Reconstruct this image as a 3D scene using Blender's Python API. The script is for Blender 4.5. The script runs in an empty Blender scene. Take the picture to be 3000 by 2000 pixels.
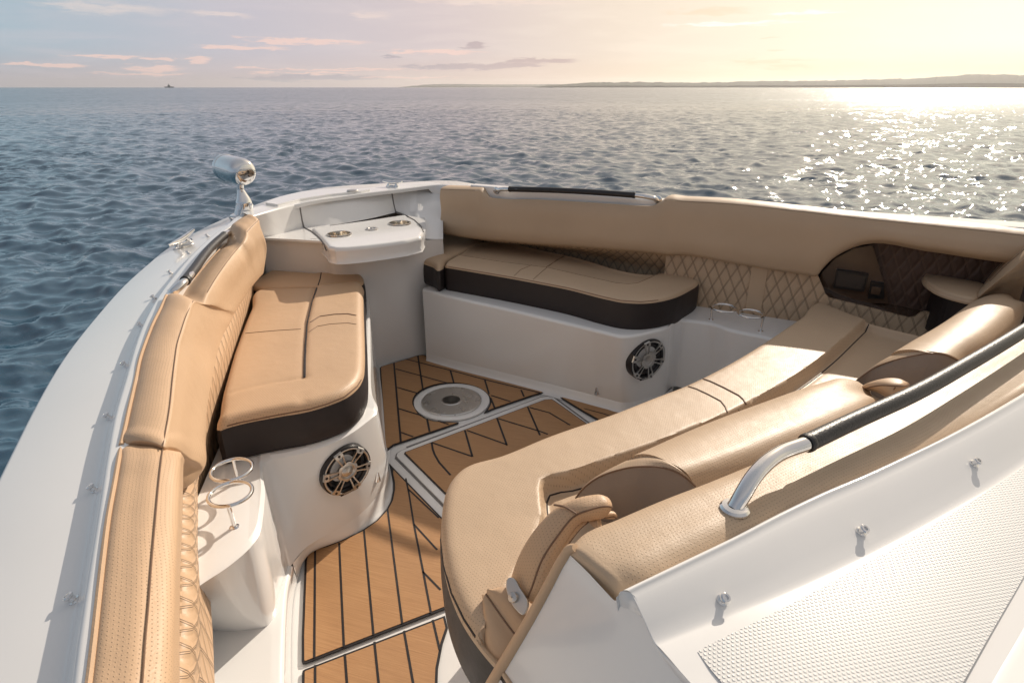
import bpy, bmesh, math, random
import numpy as np
from mathutils import Vector, Matrix, geometry
from mathutils.bvhtree import BVHTree
random.seed(4); RNG = np.random.default_rng(7)
C = bpy.context.scene.collection
# ---------------------------------------------------------------- camera calibration (photo 3000x2000)
F, H = 1750.0, 1.30
TH = math.atan(744.0/1750.0)
CT, ST = math.cos(TH), math.sin(TH)
def ray(u, v):
    xc, yc = (u-1500)/F, (1000-v)/F
    return Vector((xc, CT+yc*ST, -ST+yc*CT))
CAM = Vector((0, 0, H))
def W(u, v, z):
    d = ray(u, v); return CAM + d*((z-H)/d.z)
# traced coordinates come from enlarged looks at the photograph: offset and scale of each look
CR = dict(f=(0,0,1), v=(0,0,.784), c1=(0,1216,2), c2=(300,600,2.936), c3=(600,1000,2.936), c4=(2200,660,2.936),
          c5=(400,400,2.6133), c6=(1150,480,2.4505), c7=(2000,560,2.352), c8=(1050,1000,2.6129),
          c9=(1250,1300,2.24), c10=(1600,900,1.68), c11=(1800,1200,1.96), c12=(500,1200,1.96), c13=(550,400,4.355),
          c14=(550,1300,3.92))
def px(c, x, y):
    o = CR[c]; return o[0]+x/o[2], o[1]+y/o[2]
def P(c, x, y, z): return W(*px(c, x, y), z)
def PL(c, pts, z=None): return [P(c, p[0], p[1], p[2] if z is None else z) for p in pts]
HEAD = Vector((-.66, .75, 0)).normalized(); ATH = Vector((.75, .66, 0)).normalized()
# starboard side plane (vertical)
S0, S1 = Vector((-.38, 3.15, 0)), Vector((1.757, 2.04, 0))
SD = (S1-S0).normalized(); SN = Vector((-SD.y, SD.x, 0))   # SN points outboard
def S(c, x, y, off=0.0):
    d = ray(*px(c, x, y)); o = S0+SN*off
    t = ((o-CAM).dot(SN))/d.dot(SN); return CAM+d*t
# ---------------------------------------------------------------- mesh helpers
def ext(r, d): return list(r)+[r[-1]+(r[-1]-r[-2]).normalized()*d]
def wloc(o):
    l = Vector((0,0,0))
    while o is not None: l = l+o.location; o = o.parent
    return l
def empty(name, loc, label=None, cat=None, group=None):
    o = bpy.data.objects.new(name, None); C.objects.link(o); o.location = loc; o.empty_display_size = .1
    if label: o['label'] = label
    if cat: o['category'] = cat
    if group: o['group'] = group
    return o
def tag(o, label=None, cat=None, group=None, kind=None):
    if label: o['label'] = label
    if cat: o['category'] = cat
    if group: o['group'] = group
    if kind: o['kind'] = kind
    return o
def mk(name, verts, faces, mats, parent=None, midx=None, uvs=None, sharp=35, smooth=True, bevel=0, flip=False, recalc=False):
    V = [Vector(v) for v in verts]
    a = np.array([v[:] for v in V]); c = Vector(((a[:,0].min()+a[:,0].max())/2, (a[:,1].min()+a[:,1].max())/2, a[:,2].min()))
    me = bpy.data.meshes.new(name)
    if flip: faces = [tuple(reversed(f)) for f in faces]
    me.from_pydata([(v-c)[:] for v in V], [], [tuple(f) for f in faces])
    if not isinstance(mats, (list, tuple)): mats = [mats]
    for m in mats: me.materials.append(m)
    if midx is not None: me.polygons.foreach_set('material_index', midx)
    if uvs is not None:
        ul = me.uv_layers.new(name='UVMap')
        li = np.zeros(len(me.loops), dtype=np.int32); me.loops.foreach_get('vertex_index', li)
        ul.data.foreach_set('uv', np.asarray(uvs, dtype=np.float32)[li].ravel())
    if recalc:
        bm = bmesh.new(); bm.from_mesh(me); bmesh.ops.recalc_face_normals(bm, faces=bm.faces); bm.to_mesh(me); bm.free()
    if smooth:
        me.shade_smooth()
        if sharp: me.set_sharp_from_angle(angle=math.radians(sharp))
    me.update()
    o = bpy.data.objects.new(name, me); C.objects.link(o)
    if parent is not None: o.parent = parent; o.location = c-wloc(parent)
    else: o.location = c
    if bevel:
        b = o.modifiers.new('bevel', 'BEVEL'); b.width = bevel; b.segments = 3; b.limit_method = 'ANGLE'; b.angle_limit = math.radians(32)
    return o
def crm(pts, k):
    """Catmull-Rom by index, k subdivisions per segment"""
    n = len(pts); out = []
    if k <= 1: return [Vector(p) for p in pts]
    for i in range(n-1):
        p1, p2 = pts[i], pts[i+1]
        p0 = pts[i-1] if i > 0 else p1*2-p2
        p3 = pts[i+2] if i+2 < n else p2*2-p1
        # centripetal-ish tangent limiting avoids overshoot on uneven spacing
        l0, l1, l2 = (p1-p0).length+1e-9, (p2-p1).length+1e-9, (p3-p2).length+1e-9
        m1 = ((p1-p0)/l0*l1 + (p2-p1)/l1*l0)/(l0+l1)*l1
        m2 = ((p2-p1)/l1*l2 + (p3-p2)/l2*l1)/(l1+l2)*l1
        for j in range(k):
            t = j/k; t2, t3 = t*t, t*t*t
            out.append(p1*(2*t3-3*t2+1)+m1*(t3-2*t2+t)+p2*(-2*t3+3*t2)+m2*(t3-t2))
    out.append(Vector(pts[-1])); return out
def resample(pts, n):
    d = [0]
    for a, b in zip(pts, pts[1:]): d.append(d[-1]+(b-a).length)
    out, j = [], 0
    for i in range(n):
        s = d[-1]*i/(n-1)
        while j < len(pts)-2 and d[j+1] < s: j += 1
        l = d[j+1]-d[j]
        out.append(pts[j].lerp(pts[j+1], 0 if l < 1e-9 else min(1, max(0, (s-d[j])/l))))
    return out
def curve(pts, n, k=8): return resample(crm(pts, k), n)
def grid(name, rows, mats, parent=None, closed=False, caps=False, matrow=None, uvs=True, uoff=(0,0), endcols=(0,0), **kw):
    """rows: list of equal-length point lists (each row runs along u)"""
    R, N = len(rows), len(rows[0]); V = [p for r in rows for p in r]; Fc = []; mi = []
    rr = R if closed else R-1
    for i in range(rr):
        i2 = (i+1) % R
        for j in range(N-1):
            Fc.append((i*N+j, i*N+j+1, i2*N+j+1, i2*N+j)); mi.append(1 if (j < endcols[0] or j >= N-1-endcols[1]) else (matrow[i] if matrow else 0))
    uv = np.zeros((R*N, 2))
    for i in range(R):
        s = 0
        for j in range(N):
            if j: s += (rows[i][j]-rows[i][j-1]).length
            uv[i*N+j, 0] = s
    # use the middle row's arc length for all rows so that patterns stay straight
    mid = uv[(R//2)*N:(R//2)*N+N, 0].copy()
    for i in range(R): uv[i*N:(i+1)*N, 0] = mid
    for j in range(N):
        s = 0
        for i in range(R):
            if i: s += (rows[i][j]-rows[i-1][j]).length
            uv[i*N+j, 1] = s
    uv += np.array(uoff)
    if caps:
        for j, rev in ((0, False), (N-1, True)):
            f = [i*N+j for i in range(R)]
            Fc.append(tuple(reversed(f)) if rev else tuple(f)); mi.append(1 if endcols[1 if rev else 0] else 0)
    return mk(name, V, Fc, mats, parent, mi, uv, **kw)
def loft(name, rails, mats, parent=None, n=40, nv=1, smooth_v=False, byidx=False, k=6, **kw):
    rr = [crm(r, k) if byidx else curve(r, n) for r in rails]
    N = len(rr[0])
    if nv > 1 and smooth_v:
        cols = [crm([r[j] for r in rr], nv) for j in range(N)]
        rr = [[c[i] for c in cols] for i in range(len(cols[0]))]
    elif nv > 1:
        out = []
        for a, b in zip(rr, rr[1:]):
            for q in range(nv): out.append([x.lerp(y, q/nv) for x, y in zip(a, b)])
        out.append(rr[-1]); rr = out
    return grid(name, rr, mats, parent, **kw)
def d2poly(pts, poly, closed=True):
    A = np.asarray(poly)[:, :2]; B = np.roll(A, -1, 0)
    if not closed: A, B = A[:-1], B[:-1]
    best = np.full(len(pts), 1e9)
    D = B-A; L = (D**2).sum(1)+1e-12
    for a, d, l in zip(A, D, L):
        t = np.clip(((pts-a)@d)/l, 0, 1); q = pts-(a+t[:, None]*d)
        best = np.minimum(best, np.hypot(q[:, 0], q[:, 1]))
    return best
def inside(pts, poly):
    A = np.asarray(poly)[:, :2]; B = np.roll(A, -1, 0); r = np.zeros(len(pts), bool)
    for a, b in zip(A, B):
        c = (a[1] > pts[:, 1]) != (b[1] > pts[:, 1])
        with np.errstate(divide='ignore', invalid='ignore'):
            xi = (b[0]-a[0])*(pts[:, 1]-a[1])/(b[1]-a[1])+a[0]
        r ^= c & (pts[:, 0] < xi)
    return r
def closedcurve(pts, step, smooth=True, k=8):
    p = [Vector((q[0], q[1], 0)) for q in pts]
    if smooth:
        ext = p[-2:]+p+p[:2]; c = crm(ext, k); c = c[2*k:(len(p)+2)*k+1]
    else:
        c = []
        for a_, b_ in zip(p, p[1:]+p[:1]):
            m_ = max(1, int((b_-a_).length/step)); c += [a_.lerp(b_, i_/m_) for i_ in range(m_)]
        a = np.array([(q.x, q.y) for q in c])
        if 0.5*np.sum(a[:, 0]*np.roll(a[:, 1], -1)-np.roll(a[:, 0], -1)*a[:, 1]) < 0: a = a[::-1].copy()
        return a
    L = sum((b-a).length for a, b in zip(c, c[1:]))
    r = resample(c, max(8, int(L/step))+1)[:-1]
    a = np.array([(q.x, q.y) for q in r])
    if 0.5*np.sum(a[:, 0]*np.roll(a[:, 1], -1)-np.roll(a[:, 0], -1)*a[:, 1]) < 0: a = a[::-1].copy()
    return a
def normals_in(a):
    t = np.roll(a, -1, 0)-np.roll(a, 1, 0); t /= np.linalg.norm(t, axis=1)[:, None]+1e-9
    return np.stack([-t[:, 1], t[:, 0]], 1)
def miter_in(a):
    e = np.roll(a, -1, 0)-a; e /= np.linalg.norm(e, axis=1)[:, None]+1e-9; n2 = np.stack([-e[:, 1], e[:, 0]], 1); n1 = np.roll(n2, 1, 0)
    b = n1+n2; b /= np.linalg.norm(b, axis=1)[:, None]+1e-9
    return b/np.clip((b*n2).sum(1), .35, 1)[:, None]
def tri_fill(outline, pts, holes=()):
    n = len(outline); allp = [Vector(p) for p in np.vstack([outline, pts])] if len(pts) else [Vector(p) for p in outline]
    e = [(i, (i+1) % n) for i in range(n)]
    for cx, cy, r in holes:
        st = len(allp); allp += [Vector((cx+r*math.cos(a), cy+r*math.sin(a))) for a in np.linspace(0, 2*math.pi, 33)[:-1]]; e += [(st+i, st+(i+1) % 32) for i in range(32)]
    v, _, f, ov, _, _ = geometry.delaunay_2d_cdt(allp, e, [], 1, 1e-5)
    for cx, cy, r in holes: f = [t for t in f if (sum((v[i] for i in t), Vector((0, 0)))/len(t)-Vector((cx, cy))).length > r*.985]
    return v, f, ov
UVA = math.atan2(HEAD.y, HEAD.x)
def cushion(name, pts, zb, zt, mats, parent=None, r=.02, crown=.008, step=.03, zfun=None, extra=None, smooth=True, bulge=.004, ostep=.014, rot=None, offs=None, sharp=50, holes=()):
    """upholstered pad: plan outline, rounded top edge (slot 0) and vertical fascia (slot 1)"""
    o = closedcurve(pts, ostep, smooth); n = len(o); nin = normals_in(o)
    lo, hi = o.min(0), o.max(0); g = []
    xs = np.arange(lo[0], hi[0], step); ys = np.arange(lo[1], hi[1], step)
    gx, gy = np.meshgrid(xs, ys); G = np.stack([gx.ravel(), gy.ravel()], 1); G += (RNG.random(G.shape)-.5)*step*.2
    G = G[inside(G, o)]; G = G[d2poly(G, o) > r*1.5]; g.append(G)
    for d in (offs or (.08*r, .25*r, .5*r, .8*r, 1.2*r)):
        q = o+nin*d; q = q[inside(q, o)]; q = q[d2poly(q, o) > d*.9]; g.append(q)
    if extra is not None and len(extra):
        q = np.asarray(extra); q = q[inside(q, o)]; q = q[d2poly(q, o) > r*.3]; g.append(q)
    v, f, ov = tri_fill(o, np.vstack(g), holes)
    v = np.array([x[:] for x in v]); d = d2poly(v, o)
    dd = np.minimum(d, r); z = zt-r+np.sqrt(np.maximum(0, r*r-(r-dd)**2))+crown*(1-np.exp(-np.maximum(0, d)/.07))
    if zfun is not None: z = z+zfun(v)*np.clip(d/r, 0, 1)
    bidx = {}
    for i, src in enumerate(ov):
        for s_ in src:
            if s_ < n: bidx[s_] = i
    V = [Vector((a[0], a[1], b)) for a, b in zip(v, z)]; Fc = [tuple(x) for x in f]
    a_ = UVA if rot is None else rot; ca, sa = math.cos(a_), math.sin(a_)
    uv = [(p[0]*ca+p[1]*sa, -p[0]*sa+p[1]*ca) for p in v]
    # orientation up
    Fc = [t if (V[t[1]]-V[t[0]]).cross(V[t[2]]-V[t[0]]).z > 0 else tuple(reversed(t)) for t in Fc]
    mi = [0]*len(Fc)
    zs = [zt-r, zt-r-.25*(zt-r-zb), (zt-r+zb)/2, zb+.12*(zt-r-zb), zb]; bl = [0, bulge*.8, bulge, bulge*.6, -bulge*.8]
    s = np.concatenate([[0], np.cumsum(np.linalg.norm(np.diff(np.vstack([o, o[:1]]), axis=0), axis=1))])
    base = []
    for zz, b in zip(zs, bl):
        st = len(V); base.append(st)
        for i in range(n+1):
            q = o[i % n]-nin[i % n]*b
            V.append(Vector((q[0], q[1], zz))); uv.append((s[i], zz))
    for a0, b0 in zip(base, base[1:]):
        for i in range(n): Fc.append((a0+i, b0+i, b0+i+1, a0+i+1)); mi.append(1 if len(mats) > 1 else 0)
    return mk(name, V, Fc, mats, parent, mi, uv, sharp=sharp)
def plate(name, pts, zb, zt, mat, parent=None, smooth=False, step=.02, inset=None, mat2=None, bevel=0, lines=None, lw=.006, holes=()):
    """flat slab from a plan outline; optional inset top in a second material and strips drawn as thin raised bands"""
    o = closedcurve(pts, step, smooth); n = len(o)
    V, Fc, mi, uv = [], [], [], []
    ca, sa = math.cos(UVA), math.sin(UVA); U = lambda p: (p[0]*ca+p[1]*sa, -p[0]*sa+p[1]*ca)
    def top(oo, z, m):
        v, f, ov = tri_fill(oo, np.zeros((0, 2)), holes); st = len(V)
        for p in v: V.append(Vector((p[0], p[1], z))); uv.append(U(p))
        for t in f:
            a, b, c = [V[st+i] for i in t[:3]]
            t = tuple(st+i for i in t)
            if (b-a).cross(c-a).z < 0: t = tuple(reversed(t))
            Fc.append(t); mi.append(m)
    def side(oo, z0, z1, m):
        st = len(V)
        for p in oo: V.append(Vector((p[0], p[1], z0))); uv.append(U(p))
        for p in oo: V.append(Vector((p[0], p[1], z1))); uv.append(U(p))
        k = len(oo)
        for i in range(k): j = (i+1) % k; Fc.append((st+i, st+j, st+k+j, st+k+i)); mi.append(m)
    top(o, zt, 0); side(o, zb, zt, 0)
    if inset:
        q = o+miter_in(o)*inset
        keep = inside(q, o) & (d2poly(q, o) > inset*.8); q = q[keep]
        top(q, zt+.0015, 1); side(q, zt, zt+.0015, 1)
    for ln in (lines or []):
        w = lw
        pl = [Vector((p[0], p[1], 0)) for p in ln]; st = len(V)
        for i, p in enumerate(pl):
            t = (pl[min(i+1, len(pl)-1)]-pl[max(i-1, 0)]).normalized(); nn = Vector((-t.y, t.x, 0))
            for sg in (-1, 1):
                q = p+nn*sg*w/2; V.append(Vector((q.x, q.y, zt+.0022))); uv.append(U(q))
        for i in range(len(pl)-1): Fc.append((st+2*i, st+2*i+1, st+2*i+3, st+2*i+2)[::-1]); mi.append(0)
    return mk(name, V, Fc, [mat]+([mat2] if mat2 else []), parent, mi, uv, smooth=False, bevel=bevel)
def tube(name, pts, rad, mat, parent=None, n=14, k=6, closed=False, caps=True, smooth=True, squash=None):
    p = crm([Vector(q) for q in pts], k) if smooth else [Vector(q) for q in pts]
    m = len(p); rows = []
    rr = rad if hasattr(rad, '__len__') else [rad]*m
    if len(rr) != m: rr = np.interp(np.linspace(0, 1, m), np.linspace(0, 1, len(rr)), rr)
    up = Vector((0, 0, 1)); V = []; Fc = []; uv = []; s = 0
    t0 = (p[1]-p[0]).normalized()
    a = t0.cross(up); a = t0.cross(Vector((1, 0, 0))) if a.length < .1 else a
    a.normalize()
    for i in range(m):
        if closed: t = (p[(i+1) % (m-1)]-p[i-1 if i else m-2]).normalized()
        else: t = (p[min(i+1, m-1)]-p[max(i-1, 0)]).normalized()
        a = (a-t*a.dot(t)).normalized(); b = t.cross(a)
        if i: s += (p[i]-p[i-1]).length
        for j in range(n):
            th = 2*math.pi*j/n
            V.append(p[i]+(a*math.cos(th)+b*math.sin(th))*rr[i]); uv.append((s, rr[i]*th))
    for i in range(m-1):
        for j in range(n): Fc.append((i*n+j, (i+1)*n+j, (i+1)*n+(j+1) % n, i*n+(j+1) % n))
    if caps and not closed: Fc.append(tuple(range(n))); Fc.append(tuple((m-1)*n+j for j in reversed(range(n))))
    return mk(name, V, Fc, mat, parent, None, uv, recalc=True)
def roundends(rails, r, which=(True, True)):
    out = [list(q) for q in rails]
    for end in (0, 1):
        if not which[end]: continue
        R_ = [q if end == 0 else q[::-1] for q in out]; n = len(R_)
        c = sum((q[0] for q in R_), Vector((0, 0, 0)))/n; t = sum(((q[1]-q[0]) for q in R_), Vector((0, 0, 0))).normalized(); new = []
        for q in R_:
            p = q[0]; new.append([c+(p-c)*.62, c+(p-c)*.88+t*r*.12, c+(p-c)*.965+t*r*.42, p+t*r]+q[1:])
        out = new if end == 0 else [q[::-1] for q in new]
    return out
def frame(loc, nrm, up=Vector((0, 0, 1))):
    z = nrm.normalized(); x = up.cross(z); x = Vector((1, 0, 0)) if x.length < .05 else x
    x.normalize(); y = z.cross(x); m = Matrix((x, y, z)).transposed().to_4x4(); m.translation = loc; return m
def lathe(name, prof, M, mat, parent=None, n=28, matrow=None, cap=False, **kw):
    """prof: (radius, height) pairs turned about the local z of M"""
    V, Fc, mi = [], [], []
    for r, h in prof:
        for j in range(n):
            th = 2*math.pi*j/n; V.append(M@Vector((r*math.cos(th), r*math.sin(th), h)))
    for i in range(len(prof)-1):
        for j in range(n): Fc.append((i*n+j, i*n+(j+1) % n, (i+1)*n+(j+1) % n, (i+1)*n+j)); mi.append(matrow[i] if matrow else 0)
    if cap: Fc.append(tuple((len(prof)-1)*n+j for j in range(n))); mi.append(matrow[-1] if matrow else 0)
    return mk(name, V, Fc, mat, parent, mi, **kw)
def bvh(o):
    l = wloc(o); me = o.data
    return BVHTree.FromPolygons([v.co+l for v in me.vertices], [tuple(p.vertices) for p in me.polygons])
def hit(b, c, x, y):
    d = ray(*px(c, x, y)).normalized(); h = b.ray_cast(CAM, d)
    if h[0] is None: return None
    n = h[1] if h[1].dot(d) < 0 else -h[1]
    return h[0], n
def lbl(c): pass
# ---------------------------------------------------------------- materials
class NT:
    def __init__(s, t): s.t = t; s.n = t.nodes; s.l = t.links
    def a(s, typ, **kw):
        x = s.n.new(typ)
        for k, v in kw.items(): setattr(x, k, v)
        return x
    def put(s, sock, v):
        if isinstance(v, bpy.types.NodeSocket): s.l.new(v, sock)
        elif v is not None: sock.default_value = v
    def m(s, op, a, b=None, c=None, clamp=False):
        x = s.a('ShaderNodeMath', operation=op); x.use_clamp = clamp
        for i, v in enumerate((a, b, c)):
            if v is not None: s.put(x.inputs[i], v)
        return x.outputs[0]
    def vm(s, op, a, b=None):
        x = s.a('ShaderNodeVectorMath', operation=op); s.put(x.inputs[0], a)
        if b is not None: s.put(x.inputs[3] if op == 'SCALE' else x.inputs[1], b)
        return x.outputs[0]
    def ss(s, lo, hi, v):
        x = s.a('ShaderNodeMapRange', interpolation_type='SMOOTHSTEP'); s.put(x.inputs[0], v); s.put(x.inputs[1], lo); s.put(x.inputs[2], hi); return x.outputs[0]
    def mix(s, f, a, b, bt='MIX'):
        x = s.a('ShaderNodeMix', data_type='RGBA', blend_type=bt); s.put(x.inputs[0], f)
        s.put(x.inputs[6], a if isinstance(a, bpy.types.NodeSocket) else (*a[:3], 1)); s.put(x.inputs[7], b if isinstance(b, bpy.types.NodeSocket) else (*b[:3], 1)); return x.outputs[2]
    def noise(s, vec, scale, detail=3, rough=.5, dist=0):
        x = s.a('ShaderNodeTexNoise'); s.put(x.inputs['Vector'], vec); x.inputs['Scale'].default_value = scale; x.inputs['Detail'].default_value = detail
        x.inputs['Roughness'].default_value = rough; x.inputs['Distortion'].default_value = dist; return x.outputs[0], x.outputs[1]
    def mapv(s, vec, sc=(1,1,1), rot=(0,0,0), loc=(0,0,0)):
        x = s.a('ShaderNodeMapping'); s.put(x.inputs[0], vec); x.inputs['Scale'].default_value = sc; x.inputs['Rotation'].default_value = rot; x.inputs['Location'].default_value = loc; return x.outputs[0]
    def xyz(s, vec):
        x = s.a('ShaderNodeSeparateXYZ'); s.put(x.inputs[0], vec); return x.outputs
    def comb(s, a, b, c=0.0):
        x = s.a('ShaderNodeCombineXYZ')
        for i, v in enumerate((a, b, c)): s.put(x.inputs[i], v)
        return x.outputs[0]
    def bump(s, h, strength=.3, dist=.002, nrm=None):
        x = s.a('ShaderNodeBump'); x.inputs['Strength'].default_value = strength; x.inputs['Distance'].default_value = dist; s.put(x.inputs['Height'], h)
        if nrm is not None: s.put(x.inputs['Normal'], nrm)
        return x.outputs[0]
    def ramp(s, f, stops, interp='LINEAR'):
        x = s.a('ShaderNodeValToRGB'); e = x.color_ramp; e.interpolation = interp
        while len(e.elements) < len(stops): e.elements.new(.5)
        for el, (p, c) in zip(e.elements, stops): el.position = p; el.color = (*c, 1)
        s.put(x.inputs[0], f); return x.outputs[0]
def mat(name, base=(.8,.8,.8), rough=.5, metal=0, spec=.5, coat=0, coatr=.1, ior=None):
    m = bpy.data.materials.new(name); m.use_nodes = True; t = NT(m.node_tree); b = t.n['Principled BSDF']
    b.inputs['Base Color'].default_value = (*base, 1); b.inputs['Roughness'].default_value = rough; b.inputs['Metallic'].default_value = metal
    b.inputs['Specular IOR Level'].default_value = spec; b.inputs['Coat Weight'].default_value = coat; b.inputs['Coat Roughness'].default_value = coatr
    if ior: b.inputs['IOR'].default_value = ior
    return m, t, b
def uvn(t): return t.a('ShaderNodeTexCoord').outputs['UV']
def posn(t): return t.a('ShaderNodeNewGeometry').outputs['Position']
def gelcoat():
    m, t, b = mat('gelcoat', (.80,.785,.765), .16, 0, .5, .5, .03)
    p = posn(t); f, _ = t.noise(p, 3, 4); f2, _ = t.noise(p, 70, 2); f3, _ = t.noise(p, 9, 5, .65)
    t.put(b.inputs['Base Color'], t.mix(f, (.78,.765,.74), (.83,.815,.795)))
    t.put(b.inputs['Roughness'], t.m('ADD', .13, t.m('MULTIPLY', f3, .12)))
    t.put(b.inputs['Normal'], t.bump(t.m('ADD', f, t.m('MULTIPLY', f2, .03)), .07, .004)); return m
def leather(name, col, perf=False, quilt=False, rough=.50, darkline=(.05,.03,.02), spec=.5, qsize=(.047,.098)):
    m, t, b = mat(name, col, rough, 0, spec); uv = uvn(t); p = posn(t)
    g, _ = t.noise(p, 420, 3, .6); lo, _ = t.noise(p, 5, 3); md, _ = t.noise(p, 38, 3)
    v = t.a('ShaderNodeTexVoronoi'); t.put(v.inputs['Vector'], p); v.inputs['Scale'].default_value = 330
    h = t.m('ADD', t.m('MULTIPLY', v.outputs['Distance'], .6), t.m('MULTIPLY', g, .5))
    c1 = tuple(x*.90 for x in col); c2 = tuple(min(1, x*1.08) for x in col)
    colr = t.mix(lo, c1, c2); nrm = t.bump(h, .22, .0012); nrm = t.bump(md, .10, .006, nrm); nrm = t.bump(lo, .18, .03, nrm); wr, _ = t.noise(t.mapv(p, (1,1,1)), 14, 4, .55, 1.2); nrm = t.bump(wr, .05, .008, nrm)
    x, y, _ = t.xyz(uv)
    if perf:
        sx, sy = .0064, .0058
        row = t.m('FLOOR', t.m('DIVIDE', y, sy)); odd = t.m('MODULO', row, 2.0)
        fx = t.m('SUBTRACT', t.m('FRACT', t.m('ADD', t.m('DIVIDE', x, sx), t.m('MULTIPLY', odd, .5))), .5)
        fy = t.m('SUBTRACT', t.m('FRACT', t.m('DIVIDE', y, sy)), .5)
        d = t.m('SQRT', t.m('ADD', t.m('MULTIPLY', fx, fx), t.m('MULTIPLY', fy, fy)))
        dot = t.m('SUBTRACT', 1.0, t.ss(.11, .17, d))
        colr = t.mix(t.m('MULTIPLY', dot, .45), colr, tuple(q*.25 for q in col)); nrm = t.bump(t.m('SUBTRACT', 1.0, dot), .5, .0015, nrm)
    if quilt:
        qx, qy = qsize
        a = t.m('ADD', t.m('DIVIDE', x, qx), t.m('DIVIDE', y, qy)); c = t.m('SUBTRACT', t.m('DIVIDE', x, qx), t.m('DIVIDE', y, qy))
        da = t.m('ABSOLUTE', t.m('SUBTRACT', t.m('FRACT', a), .5)); dc = t.m('ABSOLUTE', t.m('SUBTRACT', t.m('FRACT', c), .5))
        def ln(d): # two close stitch rows around the cell edge (d=.5)
            return t.m('SUBTRACT', 1.0, t.ss(.012, .026, t.m('ABSOLUTE', t.m('SUBTRACT', d, .455))))
        st = t.m('MAXIMUM', ln(da), ln(dc))
        ea = t.ss(.20, .48, da); ec = t.ss(.20, .48, dc)
        puff = t.m('SUBTRACT', 1.0, t.m('MAXIMUM', ea, ec))
        colr = t.mix(t.m('MULTIPLY', st, .72), colr, darkline); nrm = t.bump(puff, .38, .007, nrm); nrm = t.bump(t.m('SUBTRACT', 1.0, st), .5, .002, nrm)
    t.put(b.inputs['Base Color'], colr); t.put(b.inputs['Normal'], nrm)
    t.put(b.inputs['Roughness'], t.m('ADD', rough-.06, t.m('MULTIPLY', md, .12)))
    return m
def teak():
    m, t, b = mat('teak_foam', (.4,.22,.1), .5, 0, .55); uv = uvn(t)
    r = t.mapv(uv, (1,1,1), (0,0,math.radians(-32)))
    g, _ = t.noise(t.mapv(r, (6,320,1)), 1, 5, .65); g2, _ = t.noise(t.mapv(r, (14,900,1)), 1, 2, .5); lo, _ = t.noise(uv, 4, 3)
    c = t.ramp(g, [(.25,(.30,.143,.056)), (.5,(.415,.215,.090)), (.75,(.51,.285,.130))])
    pl_, _ = t.noise(t.mapv(uv, (1.2,11,1)), 1, 1, .4); c = t.mix(t.m('MULTIPLY', t.ss(.35, .65, pl_), .30), c, (.36,.19,.085)); c = t.mix(t.m('MULTIPLY', lo, .30), c, (.56,.34,.17)); c = t.mix(t.m('MULTIPLY', t.ss(.52,.68,g2), .35), c, (.26,.12,.05))
    t.put(b.inputs['Base Color'], c); t.put(b.inputs['Normal'], t.bump(t.m('ADD', g, g2), .25, .0015)); return m
def nonskid():
    m, t, b = mat('nonskid_gelcoat', (.76,.745,.72), .35, 0, .5); uv = uvn(t); x, y, _ = t.xyz(uv)
    sx, sy = .0060, .0050
    odd = t.m('MODULO', t.m('FLOOR', t.m('DIVIDE', y, sy)), 2.0)
    fx = t.m('SUBTRACT', t.m('FRACT', t.m('ADD', t.m('DIVIDE', x, sx), t.m('MULTIPLY', odd, .5))), .5); fy = t.m('SUBTRACT', t.m('FRACT', t.m('DIVIDE', y, sy)), .5)
    d = t.m('ADD', t.m('ABSOLUTE', fx), t.m('ABSOLUTE', fy)); h = t.m('SUBTRACT', 1.0, t.ss(.15, .5, d))
    t.put(b.inputs['Normal'], t.bump(h, .65, .0018)); t.put(b.inputs['Base Color'], t.mix(h, (.62,.61,.59), (.74,.73,.71))); return m
def steel(name, col=(.78,.77,.76), rough=.08, brushed=False):
    m, t, b = mat(name, col, rough, 1)
    p = posn(t); f, _ = t.noise(p, 25, 3)
    t.put(b.inputs['Roughness'], t.m('ADD', rough*.7, t.m('MULTIPLY', f, rough*.7)))
    if brushed: f2, _ = t.noise(p, 400, 2); t.put(b.inputs['Normal'], t.bump(f2, .08, .0005))
    return m
def plastic(name, col, rough, bump=0, scale=500):
    m, t, b = mat(name, col, rough, 0, .5); p = posn(t); f, _ = t.noise(p, scale, 3); f2, _ = t.noise(p, 6, 3)
    t.put(b.inputs['Base Color'], t.mix(f2, tuple(x*.85 for x in col), tuple(x*1.15 for x in col)))
    if bump: t.put(b.inputs['Normal'], t.bump(f, bump, .0015))
    return m
TAN = (.58,.39,.24); TAN_SHEEN = (.54,.392,.26)  # second tone is the same tan vinyl with low-sun sheen put into its colour
M_gel = gelcoat(); M_perf = leather('tan_perforated_vinyl', TAN, perf=True); M_tan = leather('tan_vinyl', TAN)
M_perfL = leather('sheen_tan_perforated_vinyl', TAN_SHEEN, perf=True, rough=.48); M_tanL = leather('sheen_tan_vinyl', TAN_SHEEN, rough=.50)
M_quilt = leather('tan_quilted_vinyl', TAN_SHEEN, quilt=True, rough=.5); M_quiltP = leather('port_quilted_vinyl', TAN, quilt=True, rough=.5, qsize=(.05,.13))
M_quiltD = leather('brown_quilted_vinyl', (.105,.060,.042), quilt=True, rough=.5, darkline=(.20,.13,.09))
M_dark = leather('dark_brown_vinyl', (.020,.0135,.013), rough=.55); M_teak = teak(); M_caulk = plastic('black_caulk', (.012,.009,.010), .5)
M_ns = nonskid(); M_chr = steel('chrome', (.80,.79,.78), .07); M_brush = steel('brushed_steel', (.62,.60,.57), .28, True)
M_grip = plastic('black_grip_leather', (.022,.020,.021), .42, .55, 260); M_blk = plastic('black_plastic', (.012,.011,.012), .3); M_cone = plastic('speaker_cone', (.014,.012,.013), .35)
M_seam = plastic('seam_thread', (.19,.11,.065), .6); M_gloss, _, _ = mat('dark_gloss_panel', (.095,.058,.038), .16, 0, .5, .6, .1)
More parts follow.
